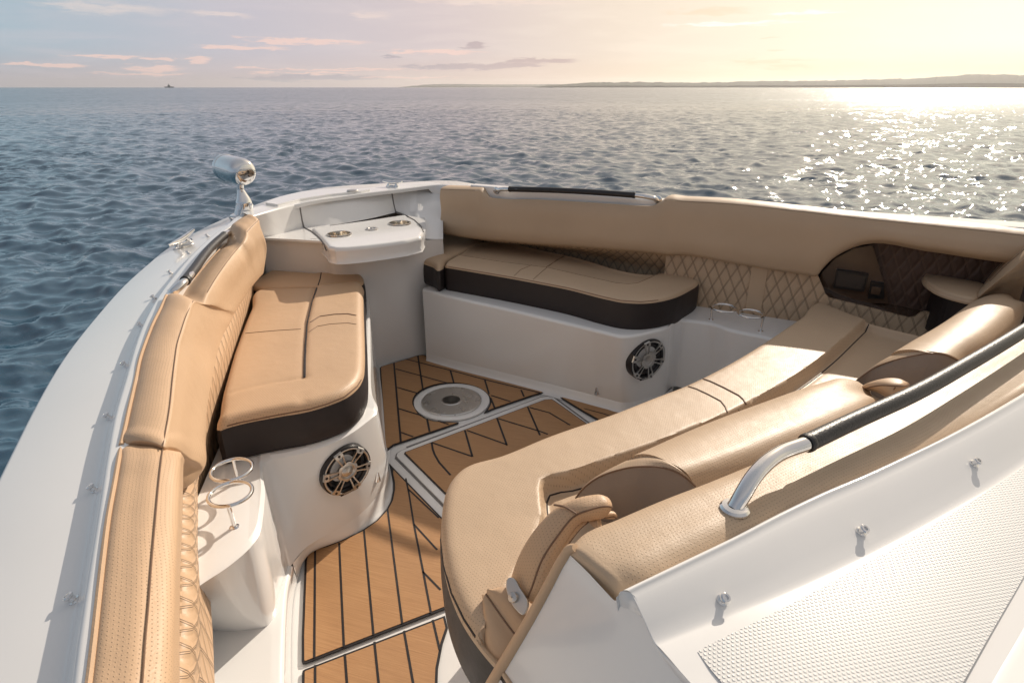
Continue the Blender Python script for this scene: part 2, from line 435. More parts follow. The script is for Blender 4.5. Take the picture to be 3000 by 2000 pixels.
M_silver = steel('satin_silver', (.58,.56,.53), .30); M_rubber = plastic('grey_hinge', (.20,.19,.185), .5); M_glassd, _, _ = mat('dark_screen', (.05,.042,.038), .2, 0, .5)
M_shadow = plastic('shade_backing', (.012,.011,.012), .6); M_ledge = plastic('lens_black', (.02,.02,.022), .12)  # near-black backing puts the shade of the side slots into colour
# ---------------------------------------------------------------- sky, sun, camera
SUN_AZ, SUN_EL = math.radians(33), math.radians(30)
sc = bpy.context.scene
w = bpy.data.worlds.new('World'); sc.world = w; w.use_nodes = True
def azel(vx, vy):
    d = ray(*px('v', vx, vy)).normalized(); return math.atan2(d.x, d.y), math.asin(d.z)
def build_sky():
    t = NT(w.node_tree); bg = t.n['Background']
    g = t.a('ShaderNodeTexCoord').outputs['Generated']; x, y, z = t.xyz(t.vm('NORMALIZE', g))
    az = t.m('ARCTAN2', x, y); el = t.m('ARCSINE', z)
    D = math.degrees
    # low band by azimuth and the band above it
    azn = t.m('MULTIPLY_ADD', az, 1/(2*math.pi), .5)
    def A(deg): return .5+deg/360
    lowc = t.ramp(azn, [(0,(.20,.23,.29)), (A(-90),(.34,.36,.42)), (A(-38),(.43,.40,.43)), (A(-15),(.55,.45,.44)), (A(2),(.68,.52,.43)), (A(18),(.84,.69,.47)), (A(38),(.92,.75,.46)), (A(70),(.74,.58,.42)), (A(130),(.28,.28,.31)), (1,(.20,.23,.29))])
    midc = t.ramp(azn, [(0,(.18,.23,.30)), (A(-90),(.26,.34,.42)), (A(-40),(.32,.43,.50)), (A(-22),(.48,.46,.51)), (A(-6),(.59,.50,.50)), (A(8),(.76,.64,.53)), (A(22),(.90,.79,.62)), (A(40),(1.02,.95,.76)), (A(75),(.8,.7,.52)), (A(130),(.27,.30,.35)), (1,(.18,.23,.30))])
    hic = t.ramp(azn, [(0,(.50,.48,.48)), (A(-150),(.46,.44,.44)), (A(-105),(.25,.27,.31)), (A(-55),(.34,.37,.42)), (A(-20),(.58,.55,.54)), (A(10),(.82,.72,.63)), (A(34),(1.05,.90,.72)), (A(50),(.82,.72,.63)), (A(110),(.56,.53,.52)), (1,(.50,.48,.48))])
    zen = (.40,.41,.43)
    c = t.mix(t.ss(math.radians(.1), math.radians(3.2), el), lowc, midc)
    c = t.mix(t.ss(math.radians(13), math.radians(38), el), c, hic)
    c = t.mix(t.ss(math.radians(35), math.radians(75), el), c, zen)
    # cloud texture, drawn out along the horizon
    q = t.comb(t.m('MULTIPLY', az, 7), t.m('MULTIPLY', el, 60)); n1, n1c = t.noise(q, 1.0, 5, .55, .6)
    q2 = t.comb(t.m('MULTIPLY', az, 34), t.m('MULTIPLY', el, 210)); n2, n2c = t.noise(q2, 1.0, 5, .6, .3)
    soft = t.ss(.42, .72, n1)
    c = t.mix(t.m('MULTIPLY', soft, .26), c, t.mix(t.ss(-.5, .55, az), (.60,.53,.55), (1.05,.92,.72)))
    dz = t.m('MULTIPLY_ADD', n2, math.radians(1.0), math.radians(-.5)); sx, sy, _ = t.xyz(n2c)
    az2 = t.m('ADD', az, t.m('MULTIPLY', t.m('SUBTRACT', sx, .5), math.radians(4.0))); el2 = t.m('ADD', el, t.m('MULTIPLY', t.m('SUBTRACT', sy, .5), math.radians(.8)))
    def blobs(lst):
        tot = None
        for vx, vy, ww, hh in lst:
            a, e = azel(vx, vy); wa = ww/1372; we = hh/1372
            u = t.m('MULTIPLY', t.m('SUBTRACT', az2, a), 1/wa); v = t.m('MULTIPLY', t.m('SUBTRACT', el2, e), 1/we)
            k = t.m('EXPONENT', t.m('MULTIPLY', t.m('ADD', t.m('MULTIPLY', u, u), t.m('MULTIPLY', v, v)), -1.0))
            tot = k if tot is None else t.m('ADD', tot, k)
        return t.m('MULTIPLY', tot, t.m('MULTIPLY_ADD', n2, 2.0, -.08))
    dark = blobs([(1092,104,26,6),(1240,140,80,5),(1045,155,105,6),(770,178,110,5),(898,131,16,3),(640,181,60,4),(1190,152,50,4)])
    c = t.mix(t.m('MULTIPLY', t.ss(.22, .62, dark), .85), c, t.mix(t.ss(-.3, .15, az), (.37,.34,.39), (.50,.37,.35)))
    pink = blobs([(150,152,34,5),(350,157,52,5),(455,139,28,7),(378,138,16,4),(790,160,180,2.6),(930,178,130,2.4),(60,148,36,3),(250,130,60,4),(330,170,90,3),(1000,120,120,5),(700,95,140,6),(560,110,90,5),(560,157,22,2.5),(700,168,110,2.2)])
    c = t.mix(t.m('MULTIPLY', t.ss(.28, .72, pink), .75), c, (.80,.57,.50))
    crm_ = blobs([(852,36,52,10),(240,18,120,14),(520,35,60,6),(1130,6,220,8)])
    c = t.mix(t.m('MULTIPLY', t.ss(.3, 1.0, crm_), .38), c, (.86,.68,.58))
    wh = blobs([(1690,55,140,4.5),(1850,30,80,4)]); c = t.mix(t.m('MULTIPLY', t.ss(.25, .9, wh), .5), c, (1.05,1.0,.98))
    org = blobs([(1790,116,20,3),(1772,86,13,3),(1800,155,85,6),(1760,140,120,5),(1640,28,110,10)]); c = t.mix(t.m('MULTIPLY', t.ss(.35, 1.0, org), .34), c, (.80,.56,.33))
    # physical sky for the part of the light that the tinted evening veil lets through
    sk = t.a('ShaderNodeTexSky', sky_type='NISHITA'); sk.sun_disc = False; sk.sun_elevation = SUN_EL; sk.sun_rotation = SUN_AZ; sk.air_density = 1.2; sk.dust_density = 3
    phys = t.vm('SCALE', sk.outputs[0], .05)
    upf = t.ss(math.radians(8), math.radians(30), el)
    c = t.mix(t.m('MULTIPLY', upf, .35), c, phys)
    below = t.m('LESS_THAN', el, math.radians(-.02)); c = t.mix(below, c, (.10,.13,.16))
    t.put(bg.inputs['Color'], c); bg.inputs['Strength'].default_value = .92
build_sky()
sun = bpy.data.lights.new('sun', 'SUN'); so = bpy.data.objects.new('sun', sun); C.objects.link(so)
sun.energy = 3.4; sun.angle = math.radians(.6); sun.color = (1, .89, .76)
dsun = Vector((math.sin(SUN_AZ)*math.cos(SUN_EL), math.cos(SUN_AZ)*math.cos(SUN_EL), math.sin(SUN_EL)))
so.rotation_euler = dsun.to_track_quat('Z', 'Y').to_euler(); so.location = dsun*30
cam = bpy.data.cameras.new('camera'); co = bpy.data.objects.new('camera', cam); C.objects.link(co)
cam.sensor_width = 36; cam.lens = F/3000*36; cam.clip_start = .02; cam.clip_end = 40000
co.location = CAM; co.rotation_euler = (math.pi/2-TH, 0, 0); sc.camera = co
sc.view_settings.view_transform = 'Standard'; sc.view_settings.look = 'None'; sc.view_settings.exposure = .37; sc.view_settings.gamma = 1
sc.cycles.max_bounces = 8; sc.cycles.sample_clamp_indirect = 6; sc.cycles.sample_clamp_direct = 0; sc.cycles.caustics_reflective = True
# ---------------------------------------------------------------- water
WZ = -.62
def water():
    hh = H-WZ
    # rows: dense where the wave faces are large in view, coarser towards the horizon
    rs = [1.0]; 
    while rs[-1] < 9000:
        r = rs[-1]; rs.append(r*(1.0055 if r < 60 else 1.012 if r < 600 else 1.03))
    azs = list(np.radians(np.arange(-52, 52.01, .16)))+list(np.radians(np.arange(55, 308, 3.0)))
    A = np.array(azs); Rr = np.array(rs); nr, na = len(Rr), len(A)
    X = (Rr[:, None]*np.sin(A)[None]); Y = Rr[:, None]*np.cos(A)[None]; X = X.ravel(); Y = Y.ravel()
    dr = np.gradient(Rr); front = (A < 1.0)
    sp = np.maximum(dr[:, None]*.8, Rr[:, None]*np.where(front, .0028, .052)[None]).ravel()
    Z = np.zeros_like(X); DX = np.zeros_like(X); DY = np.zeros_like(X)
    K = 96; lam = np.exp(RNG.uniform(np.log(.12), np.log(1.3), K)); lam[:6] = [1.9, 2.6, 3.3, 4.1, 1.6, 2.2]; wind = math.radians(200)
    for L in lam:
        th = wind+RNG.normal(0, .85 if L < 1.5 else .5); k = 2*math.pi/L; ph = RNG.uniform(0, 2*math.pi)
        amp = .0082*L*(1 if L < .8 else (.8/L)**.85)
        att = np.clip((L/sp-2.2)/3.0, 0, 1)
        cx, cy = math.sin(th), math.cos(th); q = k*(X*cx+Y*cy)+ph
        mod = .55+.45*np.sin(k*.13*(X*cy-Y*cx)+ph*3)*np.sin(k*.09*(X*cx+Y*cy)+ph*5)+.3
        Z += att*amp*mod*np.cos(q); s = att*amp*mod*np.sin(q)*.55; DX -= s*cx; DY -= s*cy
    V = np.stack([X+DX, Y+DY, WZ+Z], 1)
    i = np.arange(nr-1)[:, None]; j = np.arange(na)[None]; j2 = (j+1) % na
    Fq = np.stack([i*na+j, i*na+j2, (i+1)*na+j2, (i+1)*na+j], -1).reshape(-1, 4)
    c0 = len(V); V = np.vstack([V, [[0, 0, WZ]]])
    me = bpy.data.meshes.new('water'); me.vertices.add(len(V)); me.vertices.foreach_set('co', V.ravel())
    nq = len(Fq); tri = np.stack([np.arange(na), np.full(na, c0), (np.arange(na)+1) % na], 1)
    loops = np.concatenate([Fq[:, ::-1].ravel(), tri.ravel()]).astype(np.int32)
    me.loops.add(len(loops)); me.loops.foreach_set('vertex_index', loops)
    me.polygons.add(nq+na); st = np.concatenate([np.arange(nq)*4, nq*4+np.arange(na)*3]).astype(np.int32)
    me.polygons.foreach_set('loop_start', st); me.update(calc_edges=True); me.validate()
    me.shade_smooth()
    m, t, b = mat('sea_water', (.012,.058,.100), .05, 0, .5, ior=2.0); p = posn(t)
    nrm = t.a('ShaderNodeNewGeometry').outputs['Normal']
    _, c1 = t.noise(t.mapv(p, (1.1,1.5,0), (0,0,.2)), 1.3, 3, .62); _, c2 = t.noise(t.mapv(p, (1.0,1.5,0), (0,0,.2)), 5.5, 3, .6); _, c3 = t.noise(t.mapv(p, (1,1.35,0), (0,0,.2)), .30, 3, .6)
    dist = t.vm('LENGTH', p); d = t.a('ShaderNodeVectorMath', operation='LENGTH'); t.put(d.inputs[0], p); dist = d.outputs['Value']
    far1 = t.ss(14, 70, dist); far3 = t.ss(60, 400, dist)
    g_, _ = t.noise(t.mapv(p, (.5,.9,0)), 1.0, 4, .65); gust = t.ss(.42, .70, g_)
    v1 = t.vm('SCALE', t.vm('SUBTRACT', c1, (.5,.5,.5)), t.m('MULTIPLY_ADD', far1, 1.15, .08)); v2 = t.vm('SCALE', t.vm('SUBTRACT', c2, (.5,.5,.5)), t.m('MULTIPLY_ADD', gust, 1.9, .14))
    v3 = t.vm('SCALE', t.vm('SUBTRACT', c3, (.5,.5,.5)), t.m('MULTIPLY', far3, .85))
    pt_, _ = t.noise(t.mapv(p, (.035,.06,0), (0,0,.3)), 1.0, 4, .6); calm = t.m('MULTIPLY_ADD', t.ss(.36, .66, pt_), .75, .55)
    t.put(b.inputs['Roughness'], t.m('MULTIPLY_ADD', t.ss(10, 120, dist), .12, .05))
    v = t.vm('MULTIPLY', t.vm('SCALE', t.vm('ADD', t.vm('ADD', v1, v2), v3), calm), (1,1,0)); t.put(b.inputs['Normal'], t.vm('NORMALIZE', t.vm('ADD', nrm, v)))
    me.materials.append(m); o = bpy.data.objects.new('water', me); C.objects.link(o); tag(o, kind='structure'); return o
water()
# ---------------------------------------------------------------- far shore and vessels
def shore(name, prof, dist, depth, col, seed):
    """wooded ridge: traced skyline (view px) stands at dist metres, falls away behind; tree-scale ragged top"""
    rg = np.random.default_rng(seed); n = 700; xs = np.linspace(prof[0][0], prof[-1][0], n)
    top = np.interp(xs, [p[0] for p in prof], [p[1] for p in prof])
    rows = [[], [], [], [], []]; rag = rg.normal(0, 1, n); rag = np.convolve(rag, [.2,.6,.2], 'same'); big = np.convolve(rg.normal(0, 1, n), np.ones(9)/4, 'same')
    for i, (xv, tv) in enumerate(zip(xs, top)):
        d = ray(*px('v', xv, 201.6)); d.z = 0; d.normalize(); hz = max(.5, (201.6-tv)/1372*dist*1.06)
        hz += min(1, hz/14)*(rag[i]*1.0+big[i]*1.6); zt = H+hz
        for k, (dd, f) in enumerate(((0, 0), (0, .30), (depth*.25, .62), (depth*.6, .93), (depth, 1.0))):
            q = d*(dist+dd); rows[k].append(Vector((q.x, q.y, WZ-1 if k == 0 else WZ+(zt-WZ)*f+0)))
    m, t, b = mat(name+'_woods', col, .9, 0, .1); p = posn(t); f, _ = t.noise(p, .03, 5, .7)
    t.put(b.inputs['Base Color'], t.mix(f, tuple(c*.6 for c in col), tuple(c*1.5 for c in col)))
    o = grid(name, rows, m); tag(o, kind='structure'); return o
shore('hills', [(1225,201),(1250,198),(1300,195),(1360,191),(1500,191),(1600,192.5),(1700,190.5),(1800,189.5),(1900,189),(2000,187.5),(2100,186),(2170,182.5),(2240,179.5),(2300,180.5),(2370,182),(2480,183),(2600,190)], 3900, 600, (.045,.052,.040), 3)
shore('far_hills', [(915,201.5),(960,198),(1000,195.5),(1060,195.5),(1150,196.5),(1230,196),(1300,196)], 8000, 500, (.05,.058,.055), 5)
M_ship = plastic('ship_paint', (.10,.13,.16), .6)
M_shipw = plastic('ship_white', (.5,.5,.5), .5)
def ship(name, vx, L, dist, label):
    d = ray(*px('v', vx, 201.6)); d.z = 0; d.normalize(); c = d*dist; c.z = WZ; r = Vector((d.y, -d.x, 0))
    e = empty(name, c, label, 'ship', None)
    def box(nm, x0, x1, z0, z1, dep, m, slant=0):
        V = []; 
        for zz, s in ((z0, 0), (z1, slant)):
            for xx in (x0-s, x1+s*.2):
                for yy in (-dep, dep): V.append(c+r*xx+d*yy+Vector((0, 0, zz)))
        return mk(nm, V, [(0,1,3,2),(4,6,7,5),(0,4,5,1),(2,3,7,6),(0,2,6,4),(1,5,7,3)], m, e, smooth=False, recalc=True)
    box('hull', -L*.5, L*.5, -.5, L*.13, L*.1, M_ship, L*.07); box('bridge', -L*.16, L*.12, L*.13, L*.27, L*.08, M_ship); box('wheelhouse', -L*.1, L*.02, L*.27, L*.36, L*.06, M_ship)
    box('mast', -L*.05, -L*.03, L*.36, L*.56, L*.012, M_ship); box('funnel', L*.06, L*.11, L*.27, L*.33, L*.03, M_ship)
    return e
ship('ship', 389, 34, 3100, 'small grey ship on the open horizon at left, dark against the pink sky')
ship('motor_vessel', 1266, 12, 2500, 'tiny dark vessel on the horizon just left of where the wooded shore rises')

# evening air over the water: pale, even, from below the sea to just above the highest ridge
def haze():
    R_, zb, zt = 9300, WZ-2.5, 92
    V = [(x, y, z) for z in (zb, zt) for x, y in ((-R_, -R_), (R_, -R_), (R_, R_), (-R_, R_))]
    me = bpy.data.meshes.new('haze'); me.from_pydata(V, [], [(0,3,2,1),(4,5,6,7),(0,1,5,4),(1,2,6,5),(2,3,7,6),(3,0,4,7)])
    m = bpy.data.materials.new('haze'); m.use_nodes = True; t = NT(m.node_tree); t.n.remove(t.n['Principled BSDF'])
    v = t.a('ShaderNodeVolumePrincipled'); v.inputs['Color'].default_value = (.97,.95,.93,1); v.inputs['Density'].default_value = HAZE; v.inputs['Anisotropy'].default_value = .55
    t.l.new(v.outputs[0], t.n['Material Output'].inputs['Volume']); me.materials.append(m)
    o = bpy.data.objects.new('haze', me); C.objects.link(o); tag(o, kind='stuff')
HAZE = .00008
haze()
# ================================================================= the boat
boat = empty('boat', Vector((.1, 1.2, WZ)), 'white open-bow motor boat with tan upholstery and a teak-look deck', 'boat')
def V2(pts): return [Vector((p[0], p[1], 0)) for p in pts]
def lerp_z(pts2, zs):  # pts2: list of (u,v) full px ; zs per point
    return [W(u, v, z) for (u, v), z in zip(pts2, zs)]
# ---- port coaming: deck, outboard slope, lip
lipo = [(170,2380),(205,2110),(215,2000),(225,1916),(255,1716),(287,1516),(318,1316),(337,1216),(368,1110),(412,968),(464,868),(518,797),(589,719),(661,661),(726,620),(777,606),(862,598),(875,594),(1000,573),(1146,555),(1288,540)]
zl = list(np.interp(range(len(lipo)), [0, 7, 13, 17, 20], [.742, .750, .775, .79, .80]))
LIP = lerp_z(lipo, zl)
def offset(pts, d, dz=0):
    out = []
    for i, p in enumerate(pts):
        t = pts[min(i+1, len(pts)-1)]-pts[max(i-1, 0)]; t.z = 0; t.normalize(); out.append(p+Vector((-t.y, t.x, 0))*d+Vector((0, 0, dz)))
    return out     # +d is to the left (outboard on the port side running forward)
deck_o = [(-420,2380),(-200,1900),(-90,1660),(-40,1500),(0,1414),(55,1301),(97,1216),(189,1054),(300,911),(368,835),(430,779),(491,729),(570,683),(630,653),(683,630),(760,596),(860,566),(960,549),(1060,541),(1160,536),(1290,529)]
zd = list(np.interp(range(len(deck_o)), [0, 6, 14, 20], [.705, .712, .745, .77]))
DK = lerp_z(deck_o, zd)
# starboard continuation of lip and deck edge (plane, real offsets)
lip_s = [S0+SD*s+SN*.10+Vector((0,0,.814+.012*s)) for s in (.15,.5,.9,1.3,1.7,2.1,2.6,3.2)]
dk_s = [S0+SD*s+SN*.34+Vector((0,0,.79+.012*s)) for s in (.15,.5,.9,1.3,1.7,2.1,2.6,3.2)]
LIPF = LIP+lip_s; DKF = DK+dk_s
n_ = 150
lipc = curve(LIPF, n_); foot = offset(lipc, .016, -.026); foot2 = offset(lipc, .030, -.029); dkc = curve(DKF, n_)
lipi = offset(lipc, -.030, .002); lipw = offset(lipc, -.040, -.13); lipb = offset(lipc, -.042, -.40)
for i in range(n_):
    if lipc[i].y > 2.45 and lipc[i].x < -.3: lipw[i] = lipi[i]+Vector((0,0,-.016)); lipb[i] = lipw[i]+Vector((0,0,-.003))
    if (lipc[i]-S0).dot(SN) > .05 and lipc[i].x > -.45: lipw[i] = lipi[i]+SN*-.006+Vector((0,0,-.05)); lipb[i] = lipw[i]+Vector((0,0,-.004))
dk2 = [p+Vector((0,0,-.004)) for p in offset(dkc, .008)]; rub = [p+Vector((0,0,-.05)) for p in offset(dkc, .012)]
hulls = []
for p in dkc:
    c = Vector((.1, 1.0, 0)); d = (p-c); d.z = 0; d.normalize(); hulls.append(Vector((p.x-d.x*.25, p.y-d.y*.25, WZ-.3)))
grid('gunwale_deck', [hulls, rub, dk2, dkc, foot2, foot, lipc, lipi, lipw, lipb], M_gel, boat, sharp=60, bevel=.005)
# ---- cockpit floor
fl = [(-.78,-.9),(-.80,.9),(-1.05,1.9),(-1.25,2.75),(-.95,3.02),(-.5,3.3),(-.1,3.25),(1.9,2.35),(2.5,1.2),(1.6,-.9)]
_pc = P('c8', 712, 470, .0); _pr = (P('c8', 940, 472, 0)-P('c8', 484, 472, 0)).length/2*.29
plate('cockpit_floor', V2(fl), -.03, -.004, M_gel, boat, holes=[(_pc.x, _pc.y, _pr)])
# ---- teak-look mats (outline and groove lines traced, all on the floor plane)
def fpl(c, pts, z=.004): return [P(c, x, y, z) for x, y in pts]
ring_arc = [(715+293*math.cos(a), 461+143*math.sin(a)) for a in np.radians(np.arange(22, -208, -10))]
m1 = [(163,203),(176,190),(365,136),(455,105),(490,102),(520,110),(880,210),(1200,305),(1475,383),(1400,395),(1340,412),(1045,512),(960,548)]+ring_arc+[(470,560),(520,590),(580,607),(650,614),(768,617),(765,625),(330,772),(270,792),(240,816),(213,852),(203,846),(196,812),(186,600),(174,400)]
l1 = [[(272,165),(325,773)],[(455,110),(495,378)],[(525,592),(545,692)],[(705,225),(730,318)],[(968,297),(1000,405)],[(1010,430),(1043,510)],[(1245,373),(1268,425)],
      [(365,138),(700,222),(1000,302),(1390,395)],[(285,212),(480,265),(685,322)],[(295,353),(465,402)],[(305,515),(480,568)],[(325,697),(420,732)],[(610,610),(690,636)],[(1015,415),(1165,462)]]
plate('deck_mat', fpl('c8', m1), 0, .004, M_caulk, boat, inset=.0065, mat2=M_teak, lines=[fpl('c8', l) for l in l1], step=.03, lw=.0085)
m4 = [(1245,297),(1262,335),(1278,420),(1278,460),(1266,520),(1240,570),(1180,635),(1100,690),(1000,740),(900,778),(800,805),(780,820),(770,870),(760,1100),(752,1300),(752,1440),(757,1455),(775,1453),(1560,1146),(1900,1010),(1700,760),(1545,605)]
l4 = [[(830,800),(825,1425)],[(968,765),(995,1362)],[(1110,690),(1165,1293)],[(1245,570),(1330,1228)],[(1350,395),(1368,480),(1395,650),(1450,930),(1495,1168)],[(1362,455),(1540,622)],[(1398,660),(1530,805)],[(1447,930),(1550,1035)]]
plate('deck_mat', fpl('c12', m4), 0, .004, M_caulk, boat, inset=.0065, mat2=M_teak, lines=[fpl('c12', l) for l in l4], step=.03)
m5 = [(752,1640),(754,1510),(758,1495),(772,1487),(1575,1180),(1592,1250),(1562,1340),(1535,1480),(1530,1640)]
l5 = [[(830,1466),(830,1640)],[(1000,1402),(1018,1640)],[(1170,1333),(1202,1640)],[(1340,1270),(1405,1640)],[(1505,1207),(1545,1378)]]
plate('deck_mat', fpl('c12', m5), 0, .004, M_caulk, boat, inset=.0065, mat2=M_teak, lines=[fpl('c12', l) for l in l5], step=.03)
m3 = [(1538,420),(1560,418),(1720,455),(1990,515),(2150,560),(2150,720),(1990,690),(1800,580),(1720,535),(1550,432)]
plate('deck_mat', fpl('c8', m3), 0, .004, M_caulk, boat, inset=.0065, mat2=M_teak, lines=[fpl('c8', [(1725,515),(1880,556),(2000,600)])], step=.03)
# floor hatch: lid, mat on it, long hinge
hl = [(292,880),(300,857),(330,836),(1395,430),(1450,424),(1495,434),(2080,870),(1700,1420),(1000,1560),(900,1490)]
gap = [(278,882),(288,848),(322,824),(1395,414),(1452,408),(1510,420),(2110,860),(1700,1450),(1000,1590),(890,1500)]
plate('hatch_gap', fpl('c8', gap), -.004, -.0015, M_rubber, boat, step=.03)
lid = empty('floor_hatch', P('c8', 1000, 800, 0)); lid.parent = boat; lid.location = P('c8', 1000, 800, 0)-wloc(boat)
plate('hatch_lid', fpl('c8', hl), 0, .006, M_gel, lid, step=.03, bevel=.003)
m2 = [(350,856),(356,844),(380,836),(1425,444),(1480,440),(1502,452),(1720,606),(2030,830),(1650,1400),(1000,1440),(655,1157)]
l2 = [[(560,775),(570,830),(585,870),(620,930),(705,1025)],[(565,777),(870,882)],[(815,682),(873,885)],[(830,682),(1140,793)],[(1060,587),(1137,797)],[(1070,592),(1390,690),(1450,712)],[(1295,502),(1390,720)],[(1310,507),(1460,547),(1620,642)]]
plate('hatch_mat', fpl('c8', m2, .010), .006, .010, M_caulk, lid, inset=.005, mat2=M_teak, lines=[fpl('c8', l, .010) for l in l2], step=.03, lw=.008)
ha, hb = P('c8', 370, 806, .006), P('c8', 1385, 431, .006); hd = (hb-ha).normalized(); hn = Vector((-hd.y, hd.x, 0))
hv, hf = [], []; nk = 46
for i in range(nk):   # knuckles of the piano hinge
    a = ha+hd*((hb-ha).length*(i+.06)/nk); b = ha+hd*((hb-ha).length*(i+.94)/nk); st = len(hv)
    for q in (a, b):
        for th in np.radians([0, 45, 90, 135, 180]): hv.append(q+hn*(.0065*math.cos(th))+Vector((0,0,-.005+.0055*math.sin(th))))
    hf += [(st+j, st+j+1, st+5+j+1, st+5+j) for j in range(4)]+[(st,st+1,st+2,st+3,st+4),(st+9,st+8,st+7,st+6,st+5)]
mk('hatch_hinge', hv, hf, M_rubber, lid, recalc=True)
# table pedestal base in the floor
pc = P('c8', 712, 470, .0)
ped = empty('table_base', pc); ped.parent = boat; ped.location = pc-wloc(boat)
rr = (P('c8', 940, 472, 0)-P('c8', 484, 472, 0)).length/2; pm = Matrix.Translation(pc)
ro = (P('c8', 1008, 461, 0)-P('c8', 422, 461, 0)).length/2
lathe('base_ring', [(ro*.985,0),(ro*.98,.006),(ro*.93,.009),(rr*1.07,.009),(rr*1.03,.006),(rr,.006)], Matrix.Translation(P('c8', 716, 462, 0)), M_gel, ped, n=64)
lathe('base_plate', [(rr*1.0,.006),(rr*.995,.012),(rr*.97,.0145),(rr*.36,.0145),(rr*.335,.017),(rr*.30,.017),(rr*.295,.013),(rr*.285,-.06),(0.001,-.06)], pm, M_brush, ped, n=64)
for k in range(6):
    a = math.radians(20+60*k); q = pc+Vector((rr*.86*math.cos(a), rr*.86*math.sin(a), .0145))
    lathe('screw', [(.0062,0),(.005,.0016),(.0015,.0016),(.001,.0004)], Matrix.Translation(q), M_silver, ped, n=10)
# ---- port liner: seat base, shelf, raised sole
pt = [(-120,1240),(0,1130),(165,1000),(330,890),(470,765),(508,705),(530,600),(541,480),(572,282),(700,258),(900,197),(1040,127),(1110,76)]
ptop = PL('c12', pt, .385)+[Vector((-.415,1.60,.385)),Vector((-.455,1.72,.385)),Vector((-.52,2.0,.385)),Vector((-.61,2.4,.385)),Vector((-.69,2.74,.385))]
pb = [(-120,1245),(0,1246),(160,1258),(430,1268),(560,1240),(600,1190),(622,1090),(650,985),(700,880),(790,780),(950,690),(1080,605),(1165,520)]
pbot = PL('c12', pb[:8], .10)+[P('c12', *pb[8], .085), P('c12', *pb[9], .075)]+PL('c12', pb[10:], .06)+[Vector((-.435,1.75,.05)),Vector((-.46,1.86,.05)),Vector((-.53,2.08,.05)),Vector((-.61,2.42,.05)),Vector((-.69,2.74,.05))]
pe = [(500,1800),(600,1760),(640,1700),(652,1568),(660,1300),(668,1150),(680,1040),(730,930),(790,850),(900,785),(1000,748),(1100,698),(1180,643)]
pin = [p+Vector((-.012, .008, .004)) for p in ptop]
loft('port_seat_base', [[p.lerp(Vector((-.95, 2.0, .385)), .5) for p in ptop], pin, [p+Vector((0,0,-.004)) for p in ptop], pbot], M_gel, boat, byidx=True, k=6, bevel=.012, sharp=70)
cove = [p+Vector((0,0,0)) for p in pbot[8:]]
cin = [P('c12', 735, 960, 0), P('c12', 795, 812, 0), P('c12', 1000, 742, 0), P('c12', 1100, 692, 0), P('c12', 1240, 572, 0), P('c12', 1279, 445, 0), P('c12', 1262, 335, 0), Vector((-.49,2.05,0)), Vector((-.575,2.40,0)), Vector((-.66,2.72,0))]
cmid = [a.lerp(b, .45)+Vector((0,0,-.022)) for a, b in zip(cove, cin)]
loft('floor_cove', [cove, cmid, [p+Vector((0,0,-.001)) for p in cin]], M_gel, boat, byidx=True, k=6, nv=5, smooth_v=True, sharp=0)
stp = [(648,1760),(651,1568),(656,1300),(662,1150),(672,1030),(700,890)]; stb = [(690,1760),(690,1568),(692,1300),(698,1150),(712,1040),(735,960)]
se = PL('c12', stp, .10); sb_ = PL('c12', stb, 0.0); sin = [p+Vector((-.03,-.01,.003)) for p in se]; sm_ = [a.lerp(b, .5)+Vector((-.004,0,-.01)) for a, b in zip(se, sb_)]
loft('sole_step', [[p+Vector((-.5,-.05,0)) for p in sin], sin, se, sm_, sb_], M_gel, boat, byidx=True, k=5, bevel=.012, sharp=0)
# ---- bulkhead across the bow
bt = PL('c5', [(955,779,.667),(1200,789,.667),(1424,804,.667),(1500,905,.615),(1700,893,.615),(1900,862,.615),(2180,797,.615)])+[P('c5',2345,782,.598)]
bb = [Vector(q) for q in ((-1.16,2.72,.3),(-1.0,2.71,.25),(-.88,2.70,.2),(-.80,2.69,.1),(-.69,2.735,.0),(-.60,2.80,0),(-.483,2.87,0),(-.34,3.0,.0))]
bt2 = [p+Vector((.005,.0,-.1)) for p in bt]
loft('bow_bulkhead', [bt, bb], M_gel, boat, byidx=True, k=8, nv=8, sharp=60)
# bow back wall (three panels) and ledge
def wallpanel(name, tops, bots, ztop, zbot, back=.14, bevel=.008):
    a = [P('c5', x, y, ztop) for x, y in tops]; b = [P('c5', x, y, zbot) for x, y in bots]
    bk = [p+HEAD*back for p in a]
    loft(name, [bk, a, b], M_gel, boat, byidx=True, k=8, bevel=bevel, sharp=60)
wallpanel('bow_panel', [(880,610),(960,585),(1100,545),(1246,510)], [(955,775),(1010,768),(1130,742),(1276,701)], .79, .672)
bpt = PL('c5', [(1948,405),(2080,390),(2200,378),(2345,366)], .79); bpm = PL('c5', [(1982,582,.672),(2080,576,.682),(2200,564,.69),(2345,550,.70)]); bpl = PL('c5', [(2062,606,.668),(2125,650,.65),(2215,782,.612),(2347,785,.598)])
loft('bow_panel', [[p+HEAD*.14 for p in bpt], bpt, bpm, bpl], M_gel, boat, byidx=True, k=8, bevel=.008, sharp=60)
plate('bow_ledge', V2([P('c5',x,y,.668) for x, y in ((2075,606),(2200,606),(2212,640),(2212,720),(2180,770),(2120,790))]), .60, .668, M_gel, boat, bevel=.006)
wallpanel('locker_door', [(1246,510),(1450,476),(1700,440),(1948,405)], [(1276,701),(1480,680),(1750,636),(1982,582)], .79, .672, .14)
plate('bow_ledge', V2([P('c5',940,775,.675),P('c5',1200,786,.675),P('c5',1418,800,.675),P('c5',1480,840,.675),P('c5',1480,640,.675),P('c5',1200,640,.675),P('c5',900,700,.675)]), .665, .675, M_gel, boat, bevel=.006)
